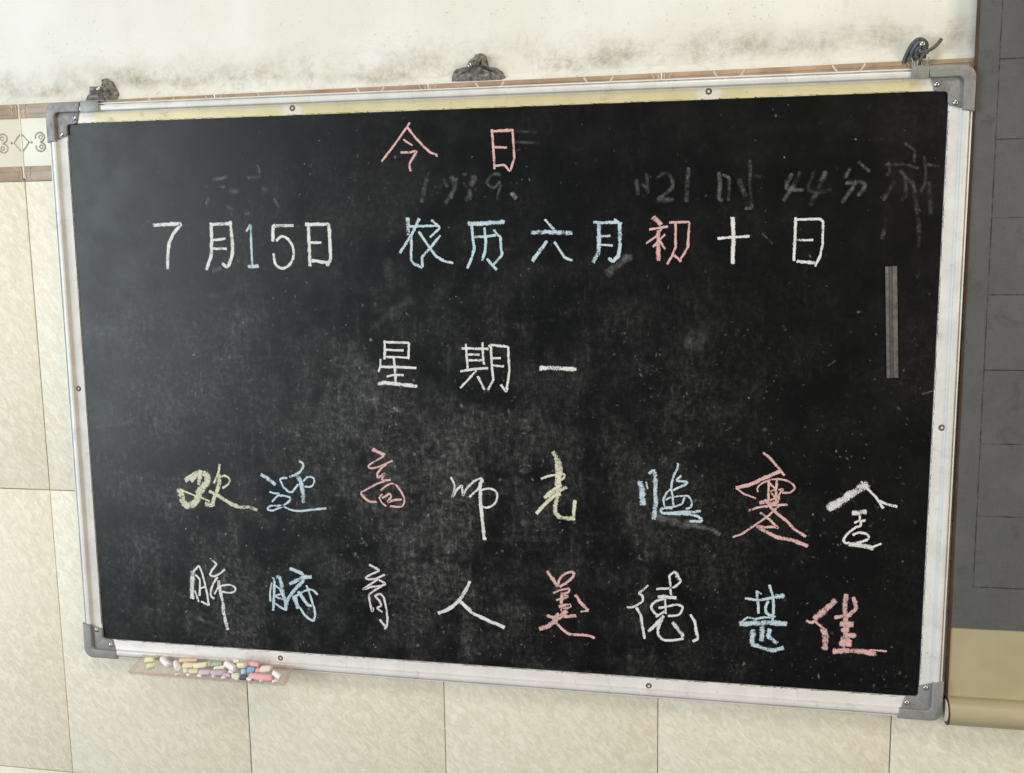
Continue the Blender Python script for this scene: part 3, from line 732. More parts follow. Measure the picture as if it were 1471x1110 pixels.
('W', 1, [(4,1,[(-10.4,-253.8),(-17.2,-267.9),(-27.4,-282.7),(-40.7,-294.7),(-56,-301.8)]),
  (4,0,[(-26.4,-281.6),(-16.5,-290.2),(-7.7,-298.8),(9.2,-305.8),(36.9,-316.2)])]),
('P', 1, [(3.8,0,[(96.7,-233.5),(104,-244.2),(110.8,-254.4)]),
  (3.4,1,[(110.8,-253.9),(112.8,-244.7),(118.7,-237.4),(127.5,-232.9),(132.8,-234.6),(130.4,-240.7),(122.6,-248.2),(113.8,-253.7)]),
  (2.9,0,[(104.9,-263.3),(115.7,-258.1),(126.9,-256),(125.5,-261.1),(117.7,-264.6),(125.5,-267.1),(117.6,-270.6),(108.8,-273.2)]),
  (3.8,0,[(116.7,-262.6),(115.7,-277.8)]),
  (3.8,0,[(112.7,-282.1),(121.5,-279.5),(128.9,-279),(122.5,-283.5),(114.7,-287),(122.5,-287.5)]),
  (5.3,0,[(122.5,-287.5),(115.6,-295.1),(105.8,-303.8),(95.9,-311.6),(86,-314.8)]),
  (3.9,0,[(96.4,-295.8),(105.8,-298.2),(111.7,-292.3)]),
  (4.3,0,[(118.6,-295.4),(135.2,-293.8)]),
  (3.5,1,[(108.2,-304.7),(115.6,-312.3),(125.4,-319.3),(137.1,-320.1),(148.8,-319.8),(160.5,-322.6)]),
  (3.8,0,[(135.2,-264.6),(141,-274.3),(151.7,-284.7)]),
  (2.5,0,[(152.2,-285.2),(142,-287.3)])]),
('W', 1, [(3,0,[(231.3,-245.8),(225,-252.3),(218.1,-256.9),(224.1,-260.2),(224.6,-267.4),(216.3,-274.1),(210.3,-277.1),(203.8,-277.5)]),
  (3.6,0,[(216.3,-277.2),(221.8,-287.3),(224.4,-302.8),(227.1,-319.4)]),
  (3,0,[(242.2,-249.8),(257.4,-248.4),(266.1,-245.9),(273.8,-237.7),(265.8,-224.9),(258.6,-230.4),(260.2,-243.6),(260.9,-257)]),
  (4.6,0,[(265.9,-225.9),(271.8,-234.8)]),
  (4.1,0,[(244.8,-260.5),(255.5,-259.9),(267.3,-260.7)]),
  (3.3,1,[(251.7,-262.7),(240.9,-267.4),(235.5,-274.5),(239.1,-282.1),(245,-285.9)]),
  (2.4,0,[(253.6,-262.6),(254.8,-283.2)]),
  (3,1,[(245.4,-276),(257.7,-272.6),(268.4,-269.9),(276.2,-272.5),(274.4,-279.9),(269.6,-284.3),(257.8,-286.1)]),
  (3.8,0,[(251.9,-286.5),(243.2,-297.4),(232.4,-309.1)]),
  (2.8,0,[(242.1,-288.1),(252.8,-280.2)]),
  (3.4,1,[(250,-291.8),(245.2,-303.5),(245.3,-312.9),(253.3,-319.7),(266.1,-318.8),(277.8,-315.9)]),
  (4.2,0,[(263.8,-294.5),(269.8,-301.9),(277.8,-312.8)]),
  (3.7,0,[(286.6,-282.2),(292.1,-291.2),(294.2,-303.4),(297.3,-314.6),(290.6,-318.7)])]),
('B', 1, [(3.3,0,[(356.2,-256.3),(374.4,-257.6),(389.6,-253.3),(403.9,-249.6)]),
  (5.4,0,[(395,-251.1),(403.9,-249.6)]),
  (3.3,0,[(370.5,-245.2),(372.1,-256.8),(373.5,-275.2)]),
  (2.4,0,[(370.5,-245.2),(376.4,-249.2)]),
  (3.2,0,[(386.1,-236.6),(390,-248),(392.1,-260.4),(392,-273.1),(390.9,-285.8)]),
  (3.6,1,[(385.3,-257.9),(381.9,-267.9),(384.8,-275.5),(394.8,-278.7)]),
  (5.5,0,[(350.1,-291.3),(370.6,-288.6),(388.7,-286.9),(408.6,-287.1)]),
  (2.7,0,[(351,-289.3),(359.5,-281.4),(369.6,-283.2),(379.5,-280.2),(388.5,-280.1)]),
  (5.9,0,[(367.6,-298),(366.5,-308.9),(365.8,-316.8)]),
  (4.6,0,[(365.8,-317.8),(374.1,-319.7),(383.3,-323),(395.1,-324.2),(405.9,-319.5)]),
  (5.5,0,[(378.4,-293.4),(378,-312.1)]),
  (4.5,0,[(388,-295.7),(386,-305.6),(397.6,-314.2)])]),
('P', 1, [(6.2,0,[(468.5,-252.2),(456.2,-265.3),(443.1,-278.1)]),
  (3.6,0,[(433.8,-281.5),(439,-283.9),(444,-280.8)]),
  (3.1,0,[(444,-281.8),(455.8,-291.2)]),
  (6.3,0,[(455,-291.2),(457.9,-302.1),(457.1,-318)]),
  (5.3,0,[(480.8,-243.7),(480,-258.3),(480.9,-272),(482.3,-285.7),(481.8,-296.8)]),
  (4.4,0,[(489.3,-246.8),(493,-256.6),(493.2,-263),(485.1,-270.9),(468.4,-274.7)]),
  (6.2,0,[(475.4,-283),(490.6,-282.9)]),
  (5.3,0,[(477.4,-291.6),(484.9,-289.3)]),
  (6.2,0,[(481.9,-297.8),(493.6,-297.9)]),
  (8,0,[(484.4,-298.5),(480.5,-306.2),(478.1,-311.9)]),
  (7.1,0,[(486.3,-303.9),(485.7,-311.4)]),
  (5.3,0,[(467.8,-320),(486.8,-317.8),(503.6,-318),(518.8,-320.1)]),
  (2.3,0,[(511.9,-315.1),(532.4,-315.5)])]),
('W', 0.3, [(2.9,0,[(-294.8,310),(-291.9,301)]),
  (2.9,0,[(-308.6,294.6),(-290,295.4)]),
  (2.9,0,[(-359.4,293.5),(-347.2,294.3),(-339.3,296.6)]),
  (2.9,0,[(-369.7,288.7),(-368.9,282.6)]),
  (2.9,0,[(-366.9,269.4),(-371.9,260.4)]),
  (4.8,0,[(-334.8,276.9),(-323.8,276.1)]),
  (4.8,0,[(-288.6,280.4),(-281.1,277.3)]),
  (2.9,0,[(-272.4,265.6),(-265.8,254.9)]),
  (2.9,0,[(-341.4,257.8),(-333.9,252.6)]),
  (4.8,0,[(-314.7,249.8),(-308.3,246.6)]),
  (2.9,0,[(-355,282.3),(-343.4,283.1)])]),
('W', 0.4, [(3.7,0,[(-58.8,286.5),(-62.2,277.4),(-66.5,257.8)])]),
('W', 0.36, [(4.5,1,[(-26.4,288.8),(-22.2,282.6),(-22.9,274.5),(-28.5,264.3),(-34.6,255.2)]),
  (2.7,0,[(-48.7,277.1),(-41.1,276.4)]),
  (2.7,0,[(-36.6,286),(-32.5,276.7)])]),
('W', 0.33, [(2.7,0,[(-10.8,291.5),(-6.5,292.4)]),
  (5.4,0,[(3,289.2),(4,283.1),(-0.9,278.1)]),
  (2.7,0,[(-9.9,281.3),(-6.8,275.1)]),
  (4.5,0,[(-1.5,272),(-2.2,262.8),(-7.1,259.3)])]),
('W', 0.28, [(2.7,1,[(37.9,289.4),(32.7,291.5),(26.3,288.6),(20.9,280.6),(26.1,274.9),(31.4,274.3),(37.8,281.3)]),
  (2.7,0,[(38.8,277.2),(35.5,267.1),(34.4,259)])]),
('W', 0.6, [(3.6,0,[(52.9,266.3),(58.6,260.1)])]),
('W', 0.2, [(3.4,0,[(211.8,280.7),(213.7,261.4)]),
  (3.4,0,[(224.6,286.1),(226,263.5)]),
  (2.6,0,[(218.9,274.1),(223,270)]),
  (2.6,0,[(219.6,260.2),(223.1,259.5)])]),
('W', 0.33, [(3,1,[(236.4,280.1),(243.9,286.8),(252,284.9),(256.8,275.6),(254.5,267.6),(246.5,260.8),(237.2,256.3)]),
  (4.3,0,[(237.2,254),(257,254.2)])]),
('W', 0.33, [(3.4,0,[(275.6,292.4),(274.2,272.9),(273.9,252.2)])]),
('W', 0.3, [(3.4,0,[(312.3,286.9),(314.3,270.9),(312.4,254.9),(317,252.5)]),
  (2.5,0,[(317.5,283.4),(325,279.8),(325.2,267.2),(325,252.3)]),
  (4.2,0,[(336.9,277.2),(341.2,264.6),(345.3,257.7)]),
  (2.9,0,[(349.4,299.6),(350.6,270.1),(353,242.7),(345.1,242.2)]),
  (2.5,0,[(353.8,281.4),(366.1,279.4)])]),
('W', 0.32, [(3.3,0,[(399.2,282.6),(393.3,271.4),(393.5,264.6),(412.6,262.9)]),
  (3.3,0,[(408.8,284.6),(407.7,278.3),(400.1,266.8),(390.7,250.6)])]),
('W', 0.28, [(3.3,0,[(425.1,285.1),(418.2,267.3),(421.5,261.3),(431.2,260.2),(445.2,262.2)]),
  (4.1,0,[(438.3,283.9),(431.9,266.1),(422,245.5)])]),
('W', 0.3, [(3.2,0,[(466.1,286.7),(461.3,276.6)]),
  (2.4,0,[(476.3,294.5),(488.8,283.1)]),
  (3.2,0,[(462.4,270.3),(478,271.3),(485,268.9),(482.7,262.3),(476.8,255.3)]),
  (3.3,0,[(473.7,269.6),(466.3,258.2),(458.8,247.5)])]),
('W', 0.17, [(2.4,0,[(510.3,293.7),(512,283.9),(508.9,278.4)]),
  (2.4,0,[(507,291),(529.9,290.4),(543.4,285.9)]),
  (3.2,0,[(523.5,282.9),(538.9,267.9),(543.4,242.8),(547.1,218.9),(548.7,193.5)]),
  (3.2,0,[(529.2,276.5),(531.5,254.2),(526.9,250.1)]),
  (3.2,0,[(517.3,271.2),(506,249.1)]),
  (2.4,0,[(549.5,299.5),(552.2,282.9),(552.3,267.7),(547.4,258)]),
  (2.4,0,[(553.9,289.8),(567.3,287.3)]),
  (3.2,0,[(556.2,269),(560.5,232.7)]),
  (2.4,0,[(527.5,315.3),(538.5,306.7),(539.1,292.9)]),
  (3.2,0,[(509.6,227.9),(506.5,203.9)])]),
('W', 0.35, [(7,0,[(175.9,163.2),(185,171.8),(193.2,178.3),(200.2,183.3),(205.3,184.8)])]),
('W', 0.3, [(8.2,0,[(243.5,-152.1),(257.7,-155.2),(273.7,-159.6),(291.3,-160.7)]),
  (4.5,0,[(289.6,-160.3),(304.6,-163.8),(322.2,-171.7)])]),
('W', 0.3, [(4.9,0,[(-366.5,169.8),(-350.7,173.8),(-343.9,175.8)])]),
('W', 0.22, [(19.2,0,[(279.6,77.8),(295.2,78)])]),
('W', 0.16, [(4.3,0,[(-572.8,-55),(-536.8,-49),(-503.4,-44.2)])]),
('W', 0.22, [(5.4,0,[(-436,-330.2),(-427,-326.4)])]),
('W', 0.22, [(4.3,0,[(-417.4,-332.2),(-399.1,-338.4)])]),
('W', 0.1, [(8.5,0,[(-116.2,184),(-112.9,162.9),(-110.4,147.3)])]),
('W', 0.1, [(13.9,0,[(-207,-2.4),(-216,-26.8),(-227.3,-56.2)])]),
('W', 0.1, [(9.8,0,[(-206.1,21.6),(-202.1,-7.1)])]),
('W', 0.25, [(1.7,0,[(449.5,48.9),(457.5,55.1)])]),
('W', 0.25, [(1.7,0,[(560.5,15.3),(576.2,20.7)])]),
('W', 0.25, [(1.7,0,[(366.1,211.6),(378.8,198.8)])]),
('W', 0.16, [(2.2,0,[(58.1,344),(85,341.4)])]),
('W', 0.16, [(2.2,0,[(58,330.2),(89.4,328.4)])]),
('W', 0.08, [(6.9,0,[(-374.6,135.5),(-343.2,140.3),(-317,151.6)])]),
('W', 0.08, [(7.6,0,[(-84.9,130.6),(-114.3,112.1),(-144.3,88.7)])]),
]

def smooth_path(pts, curved):
    v = [Vector(p) for p in pts]
    if curved: v = [Vector((q.x, q.y)) for q in spline([(p.x, p.y, 0) for p in v], 6)]
    else:                                    # cut the corners slightly, as a hand does
        out = [v[0]]
        for i in range(1, len(v) - 1):
            la, lb = (v[i] - v[i - 1]).length, (v[i + 1] - v[i]).length
            t_ = min(1.2, la * .3, lb * .3)
            out += [v[i] + (v[i - 1] - v[i]).normalized() * t_, v[i] + (v[i + 1] - v[i]).normalized() * t_]
        v = out + [v[-1]]
    res = [v[0]]
    for a, b in zip(v[:-1], v[1:]):
        L = (b - a).length; n_ = max(1, int(L / 2.0))
        for k in range(1, n_ + 1): res.append(a.lerp(b, k / n_))
    return res
layer = 0
def mark(col, op, strokes, idx):
    global layer
    bm = bmesh.new(); cl = bm.loops.layers.float_color.new('cover')
    for si, (w, curved, pts) in enumerate(strokes):
        path = smooth_path(pts, curved)
        if len(path) < 2: continue
        d0 = (path[0] - path[1]).normalized(); d1 = (path[-1] - path[-2]).normalized()
        ww = w * ((1.08 if w < 3.8 else 1.28) if op > .9 else 1.6)
        path = [path[0] + d0 * ww * .35] + path + [path[-1] + d1 * ww * .35]
        n_ = len(path); y = YB - .00012 - .000022 * si - .000004 * (idx % 5)
        rows = []; cv = []
        wide = 1.0 if w < 4.2 else .88
        ph = random.uniform(0, 99)
        for i, p in enumerate(path):
            t_ = (path[min(i + 1, n_ - 1)] - path[max(i - 1, 0)]).normalized(); nn = Vector((-t_.y, t_.x))
            wob = 1 + .24 * noise.noise((ph, i * .40, idx)) + .14 * noise.noise((ph, i * 1.7, idx))
            end = .72 if i in (0, n_ - 1) else 1.0
            hw = ww * .66 * wob * end
            jit = nn * (.10 * ww * noise.noise((ph + 5, i * .35, idx)))
            rows.append([bm.verts.new(((p + jit + nn * hw * s_).x * .001, y, (p + jit + nn * hw * s_).y * .001)) for s_ in (-1, -.5, 0, .5, 1)])
            c_ = (wide + .05 + .34 * noise.noise((ph, i * .22, 9))) * (.0 if i in (0, n_ - 1) else 1.0)
            cv.append([.05 * c_, .92 * c_, c_, .92 * c_, .05 * c_] if op > .9 else [0, .55 * c_, c_, .55 * c_, 0])
        for i in range(n_ - 1):
            for k in range(4):
                f = bm.faces.new((rows[i][k], rows[i][k + 1], rows[i + 1][k + 1], rows[i + 1][k]))
                for lp, c_ in zip(f.loops, (cv[i][k], cv[i][k + 1], cv[i + 1][k + 1], cv[i + 1][k])):
                    lp[cl] = (max(0, c_), op * (1 if op > .9 else .58), 0 if op > .9 else 1, 1)
    me = bpy.data.meshes.new('chalk_mark'); bm.to_mesh(me); bm.free()
    return put('chalk_character' if op > .9 else 'erased_chalk_mark', me, M['chalk' + col], board)
NAMES = dict(W='white chalk character', P='pink chalk character', B='light blue chalk character', Y='pale yellow chalk character', L='lavender white chalk character')
for i, (col, op, strokes) in enumerate(MARKS):
    o = mark(col, op, strokes, i)
    if op > .9: o['label'] = NAMES[col]

# stray flecks and short scuffs of chalk, too many to count
def flecks():
    rnd = random.Random(3)
    bm = bmesh.new(); cl = bm.loops.layers.float_color.new('cover')
    n_ = 0
    while n_ < 3600:
        x_, z_ = rnd.uniform(-.565, .565), rnd.uniform(-.365, .365)
        dens = .10 + .9 * math.exp(-((x_ + .15) ** 2 / .10 + (z_ + .20) ** 2 / .06)) + (.5 if z_ < -.33 and x_ > .3 else 0) + .25 * (z_ < .1)
        dens *= .35 + 1.3 * max(0, noise.noise((x_ * 9, 0, z_ * 9)) + .35)
        if rnd.random() > dens: continue
        n_ += 1
        L = rnd.choice((.0010, .0014, .0019, .0030)) * rnd.uniform(.7, 1.6); w = L * rnd.uniform(.35, .8)
        if rnd.random() < .05: L, w = rnd.uniform(.002, .005), rnd.uniform(.0008, .0016)
        a = math.radians(rnd.gauss(75, 45)); ca, sa = math.cos(a), math.sin(a)
        op = min(.70, .05 + rnd.expovariate(1 / .11)); y = YB - .00006
        k_ = 6; c0 = bm.verts.new((x_, y, z_)); rim_ = []
        for q in range(k_):
            t_ = 2 * math.pi * q / k_; rr = rnd.uniform(.75, 1.35)
            dx, dz = L * rr * math.cos(t_), w * rr * math.sin(t_)
            rim_.append(bm.verts.new((x_ + dx * ca - dz * sa, y, z_ + dx * sa + dz * ca)))
        for q in range(k_):
            f = bm.faces.new((c0, rim_[q], rim_[(q + 1) % k_]))
            for lp in f.loops: lp[cl] = (1.0 if lp.vert is c0 else 0, op, 1, 1)
    me = bpy.data.meshes.new('chalk_flecks'); bm.to_mesh(me); bm.free()
    o = put('chalk_flecks', me, M['chalkW'], board); tag(o, kind='stuff')
flecks()

# ---------------------------------------------------------------- magnetic strip stuck on the board
bm = bmesh.new()
for i, (u0, u1, m_) in enumerate(((-.0068, -.0030, 0), (-.0028, .0012, 1), (.0014, .0066, 0))):
    box(bm, u0, u1, -.0022 if m_ == 0 else -.0015, 0, -.0678, .0678, .0004, m_)
box(bm, -.0066, .0064, -.0010, 0, -.0676, .0676)
ms = put('magnetic_strip', finish(bm, 'magnetic_strip', 30), [M['magnet'], M['magnet_dark']], None, (.5214, YB - .0002, ZB + .1026))
ms.rotation_euler.y = -math.atan2(.0072, .1355)
tag(ms, 'narrow worn grey strip with dark groove stuck upright on the black board', 'strip')

# ---------------------------------------------------------------- hooks that carry the board
def blob(outline, yb, h, seed):
    """a lump of mortar: outline in metres (x, z), domed towards the viewer"""
    bm = bmesh.new()
    cx = sum(p[0] for p in outline) / len(outline); cz = sum(p[1] for p in outline) / len(outline)
    ol = []
    for i in range(len(outline)):
        a, b = outline[i], outline[(i + 1) % len(outline)]
        for k in range(3): ol.append((a[0] + (b[0] - a[0]) * k / 3, a[1] + (b[1] - a[1]) * k / 3))
    rings = []
    for s_ in (1.0, .93, .8, .62, .42, .2):
        rg = []
        for x_, z_ in ol:
            px, pz = cx + (x_ - cx) * s_, cz + (z_ - cz) * s_
            if s_ == 1.0:
                px += .0012 * noise.noise((px * 300, seed, pz * 300)); pz += .0012 * noise.noise((px * 300, seed + 3, pz * 300))
            hh = h * (1 - s_ ** 2.2) ** .6 if s_ < 1 else 0
            hh *= 1 + .9 * noise.noise((px * 130, seed, pz * 130)) + .6 * noise.noise((px * 320, seed, pz * 320))
            rg.append(bm.verts.new((px, yb - hh, pz)))
        rings.append(rg)
    top = bm.verts.new((cx, yb - h * (1 + .5 * noise.noise((cx * 110, seed, cz * 110))), cz))
    n_ = len(ol)
    for a, b in zip(rings[:-1], rings[1:]):
        for k in range(n_): bm.faces.new((a[k], a[(k + 1) % n_], b[(k + 1) % n_], b[k]))
    for k in range(n_): bm.faces.new((rings[-1][k], rings[-1][(k + 1) % n_], top))
    return finish(bm, 'mortar', 50)
def mm(pts, dx=0, dz=0): return [(p[0] * .001 + dx, p[1] * .001 + dz) for p in pts]
def strap(x0, x1, top=.026):
    bm = bmesh.new()
    box(bm, x0, x1, -.0024, -.0012, HH - .0125, HH + .0012, .0003)
    box(bm, x0, x1, -.0024, .0240, HH + .0012, HH + .0024, .0003)
    box(bm, x0 + .003, x1 - .003, .0222, .0236, HH + .0024, HH + top, .0003)
    return finish(bm, 'strap', 40)
def hook(x_, label, seed, outline=None, st=None, sc=None, h=.010):
    t = empty('wall_hook', (x_, .022, ZB + HH + .012))
    tag(t, label, 'hook', 'hooks above the board')
    L = Matrix.Translation((-x_, -.022, -HH - .012))
    if outline:
        me = blob(outline, .0262, h, seed); me.transform(L); put('mortar', me, M['mortar'], t)
    if st:
        me = strap(*st); me.transform(L); put('strap', me, M['strap_grey'], t)
    if sc: put('screw', screw_me, (), t, (sc[0] - x_, sc[2] - .022, sc[1] - HH - .012))
    return t, L
o1 = [(-556, 405), (-551, 415.6), (-547.5, 425), (-535.5, 425.6), (-529, 424), (-527.4, 434.7), (-520, 436.2), (-511, 430.5), (-505, 419.7), (-500.5, 407.8), (-501, 403)]
h1, L1 = hook(-.53, 'grey mortar lump with screw and metal strap above the corner of the board beside bare border tiles', 1, mm(o1), (-.5460, -.5185, .0225), (-.5267, .4200, .0128), .009)
h1['label'] = 'two-lobed grey mortar lump with a screw, strap clipped onto the frame, no wire'
bm = bmesh.new(); tube(bm, spline([(-.5215, .012, .4165), (-.5185, .009, .411), (-.5165, .007, .4055), (-.514, .010, .4025)], 4), .0008, 6); me = finish(bm, 'wire', 60); me.transform(L1); put('wire', me, M['rust'], h1)
o2 = [(-30, 410), (-28, 419), (-25.5, 424.4), (-19.4, 426.2), (-14, 422), (-8, 430.7), (-7.2, 434.8), (1, 440), (4.1, 444.8), (11.6, 445.2), (18.2, 441.4), (21, 427.5), (30.6, 426.2), (37.2, 421.7), (44.5, 413.6), (43.8, 409)]
hook(0.0, 'wide grey mortar lump with a screw, halfway along the top of the board', 5, mm(o2), None, (-.0013, .4279, .0135), .011)
h3, L3 = hook(.54, 'hook of knotted dark wire with a loose upturned tail and a strap on the frame', 9, None, (.5295, .5490, .016))
bm = bmesh.new()
WR = [([(.525, .021, .410), (.528, .016, .4205), (.534, .011, .431), (.541, .010, .4335), (.5475, .012, .428), (.546, .015, .419)], .0026),
      ([(.531, .016, .411), (.533, .010, .422), (.538, .007, .429), (.544, .008, .426), (.542, .011, .4155)], .0028),
      ([(.534, .013, .4165), (.541, .008, .4185), (.551, .008, .4208), (.5585, .010, .4265), (.5635, .010, .4330)], .0021),
      ([(.537, .010, .412), (.536, .007, .420), (.541, .0055, .4245), (.5455, .008, .421)], .0022),
      ([(.5405, .012, .403), (.541, .008, .410), (.5445, .007, .4165), (.549, .009, .4180)], .0018),
      ([(.529, .017, .413), (.5385, .012, .4155), (.5475, .012, .414)], .0024)]
for p_, r_ in WR: tube(bm, spline(p_, 5), r_, 8)
me = finish(bm, 'wire', 60); me.transform(L3); put('wire', me, M['wire_grey'], h3)
put('screw', screw_me, (), h3, (.5415 - .54, .0040 - .022, .4270 - HH - .012))
bm = bmesh.new()
for sx in (.5310, .5475): tube(bm, [(sx, .0015, .4015), (sx + .0005, .002, .408), (sx + (.002 if sx > .54 else -.001), .004, .4115)], .0009, 6)
me = finish(bm, 'prong', 60); me.transform(L3); put('prong', me, M['strap_grey'], h3)

# ---------------------------------------------------------------- hanging scroll beside the board
scroll = empty('hanging_scroll', (.6052, .006, ZB))
scroll.rotation_euler.y = -.0062
tag(scroll, 'hanging scroll of grey practice cloth with printed squares, khaki foot and round rod', 'scroll')
SW = .46
def sheet(z0, z1, y_off, x0=0.0, x1=SW, seed=0, thick=.0008):
    bm = bmesh.new(); nx_, nz_ = 24, max(4, int((z1 - z0) / .03)); g0 = []; g1 = []
    for i in range(nx_ + 1):
        for j in range(nz_ + 1):
            px, pz = x0 + (x1 - x0) * i / nx_, z0 + (z1 - z0) * j / nz_
            w = .0016 * noise.noise((px * 7, seed, pz * 3)) + .0006 * noise.noise((px * 22, seed, pz * 14))
            g0.append(bm.verts.new((px, y_off + w, pz))); g1.append(bm.verts.new((px, y_off + w + thick, pz)))
    def q(g, i, j): return g[i * (nz_ + 1) + j]
    for i in range(nx_):
        for j in range(nz_):
            bm.faces.new((q(g0, i, j), q(g0, i + 1, j), q(g0, i + 1, j + 1), q(g0, i, j + 1)))
            bm.faces.new((q(g1, i, j), q(g1, i, j + 1), q(g1, i + 1, j + 1), q(g1, i + 1, j)))
    for i in range(nx_):
        for j in (0, nz_): bm.faces.new((q(g0, i, j), q(g0, i + 1, j), q(g1, i + 1, j), q(g1, i, j)))
    for j in range(nz_):
        for i in (0, nx_): bm.faces.new((q(g0, i, j), q(g0, i, j + 1), q(g1, i, j + 1), q(g1, i, j)))
    return finish(bm, 'sheet', 60)
put('backing_cloth', sheet(-.372, .80, .0012), M['khaki'], scroll)
put('practice_sheet', sheet(-.2792, .72, 0.0), M['scroll'], scroll)
bm = bmesh.new(); box(bm, -.0028, .0006, -.0004, .0024, -.372, .80, .0003)
put('edge_binding', finish(bm, 'edge_binding'), M['edge_brown'], scroll)
def rod(z, r, yc):
    bm = bmesh.new(); seg = 32
    for x0_, x1_ in ((-.0005, SW + .0005),):
        ra = [bm.verts.new((x0_, yc + r * math.cos(2 * math.pi * k / seg), z + r * math.sin(2 * math.pi * k / seg))) for k in range(seg)]
        rb = [bm.verts.new((x1_, yc + r * math.cos(2 * math.pi * k / seg), z + r * math.sin(2 * math.pi * k / seg))) for k in range(seg)]
        for k in range(seg): bm.faces.new((ra[k], ra[(k + 1) % seg], rb[(k + 1) % seg], rb[k]))
        bm.faces.new(ra); bm.faces.new(rb)
    o = put('rod', finish(bm, 'rod', 40), M['khaki'], scroll)
    for sx in (-.0006, SW + .0006):
        s_ = -1 if sx < 0 else 1
        for rr, dx, m_, nm in ((r * 1.02, .0012, 'edge_brown', 'end_ring'), (r * .80, .0022, 'rod_end', 'end_cap')):
            bm = bmesh.new()
            ra = [bm.verts.new((sx, yc + rr * math.cos(2 * math.pi * k / seg), z + rr * math.sin(2 * math.pi * k / seg))) for k in range(seg)]
            rb = [bm.verts.new((sx + s_ * dx, yc + rr * .97 * math.cos(2 * math.pi * k / seg), z + rr * .97 * math.sin(2 * math.pi * k / seg))) for k in range(seg)]
            for k in range(seg): bm.faces.new((ra[k], ra[(k + 1) % seg], rb[(k + 1) % seg], rb[k]))
            bm.faces.new(ra); bm.faces.new(rb)
            put(nm, finish(bm, nm, 40), M[m_], o)
rod(-.3870, .0178, -.0030)
rod(.8130, .0150, 0.0)

# ---------------------------------------------------------------- chalk tray and the pieces of chalk in it
GUT = [(.0035, -.3905), (-.0045, -.3975), (-.0140, -.4040), (-.0220, -.4066), (-.0290, -.4056), (-.0335, -.4000), (-.0345, -.4002), (-.0300, -.4068), (-.0220, -.4079), (-.0135, -.4053), (-.0035, -.3990), (.0035, -.3925)]
GUT = [(y - .0045, z) for y, z in GUT]
tx0, tx1 = -.507, -.270
tray = empty('chalk_tray', (-.40, -.018, ZB - .406))
tag(tray, 'narrow cloudy plastic tray under the lower rail, holding bits of coloured chalk', 'tray')
bm = bmesh.new(); n_ = 20; rings = []
for i in range(n_ + 1):
    px = tx0 + (tx1 - tx0) * i / n_
    rings.append([bm.verts.new((px + .40, y + .018 + .0006 * noise.noise((px * 20, 0, 0)), z + .406)) for y, z in GUT])
for i in range(n_):
    for k in range(len(GUT)): bm.faces.new((rings[i][k], rings[i][(k + 1) % len(GUT)], rings[i + 1][(k + 1) % len(GUT)], rings[i + 1][k]))
bm.faces.new(rings[0]); bm.faces.new(rings[-1])
put('gutter', finish(bm, 'gutter', 40), M['tray'], tray)
for e in (tx0 + .0006, tx1 - .0016):        # end stops
    bm = bmesh.new()
    poly = [(y, z) for y, z in GUT[:6]]
    a_ = [bm.verts.new((e + .40, y + .018, z + .406)) for y, z in poly]; b_ = [bm.verts.new((e + .001 + .40, y + .018, z + .406)) for y, z in poly]
    bm.faces.new(a_); bm.faces.new(b_)
    for k in range(len(poly)): bm.faces.new((a_[k], a_[(k + 1) % len(poly)], b_[(k + 1) % len(poly)], b_[k]))
    put('end_stop', finish(bm, 'end_stop'), M['tray'], tray)
PIECES = [
    ('yellow',-488.1,-8.0,-392.4,14.3,4.3,12,4),
    ('yellow',-482.5,-15.5,-398.2,12.1,3.9,23,9),
    ('white',-462.8,-8.0,-394.2,22.0,4.8,-34,-14),
    ('white',-441.0,-14.0,-395.0,17.5,4.6,-52,-10),
    ('orange',-426.2,-8.0,-388.7,26.2,3.5,5,1),
    ('peach',-421.7,-15.5,-393.2,18.1,4.8,4,1),
    ('cream',-422.5,-23.0,-397.8,7.6,3.8,16,6),
    ('beige',-410.8,-23.0,-397.9,13.6,4.1,6,2),
    ('cream',-403.3,-15.5,-391.7,19.5,4.6,14,5),
    ('palegreen',-394.2,-8.0,-392.7,9.5,4.8,11,4),
    ('sage',-382.0,-8.0,-391.7,16.3,4.3,12,4),
    ('lilac',-393.1,-23.0,-398.4,17.9,4.6,8,3),
    ('purple',-372.7,-23.0,-397.2,20.6,4.8,9,3),
    ('white',-357.1,-15.5,-389.2,20.5,4.9,-25,-10),
    ('cream',-374.7,-15.5,-393.8,15.5,3.5,16,6),
    ('rosewhite',-354.6,-17.0,-397.0,10.6,3.9,-6,-2),
    ('lilac',-359.8,-23.0,-400.5,10.8,3.8,8,3),
    ('cream',-351.0,-8.0,-385.1,9.2,3.9,6,2),
    ('cream',-339.5,-15.5,-386.6,12.5,4.3,9,3),
    ('pink',-326.6,-8.0,-387.3,22.7,4.9,-7,-2),
    ('blue',-325.5,-16.0,-392.6,11.2,5.1,12,4),
    ('skyblue',-335.6,-18.5,-394.8,7.9,3.9,7,2),
    ('palegreen',-344.9,-23.0,-400.3,12.0,4.8,10,3),
    ('slate',-333.3,-23.0,-401.5,11.0,3.9,6,2),
    ('rosewhite',-302.7,-15.5,-389.6,16.2,5.1,12,4),
    ('pink',-307.5,-23.0,-398.8,35.8,5.6,0,0),
    ('white',-282.8,-23.0,-393.3,16.9,4.4,-31,-13),
    ('pink',-313.6,-14.0,-393.6,11.3,4.3,6,2),
]
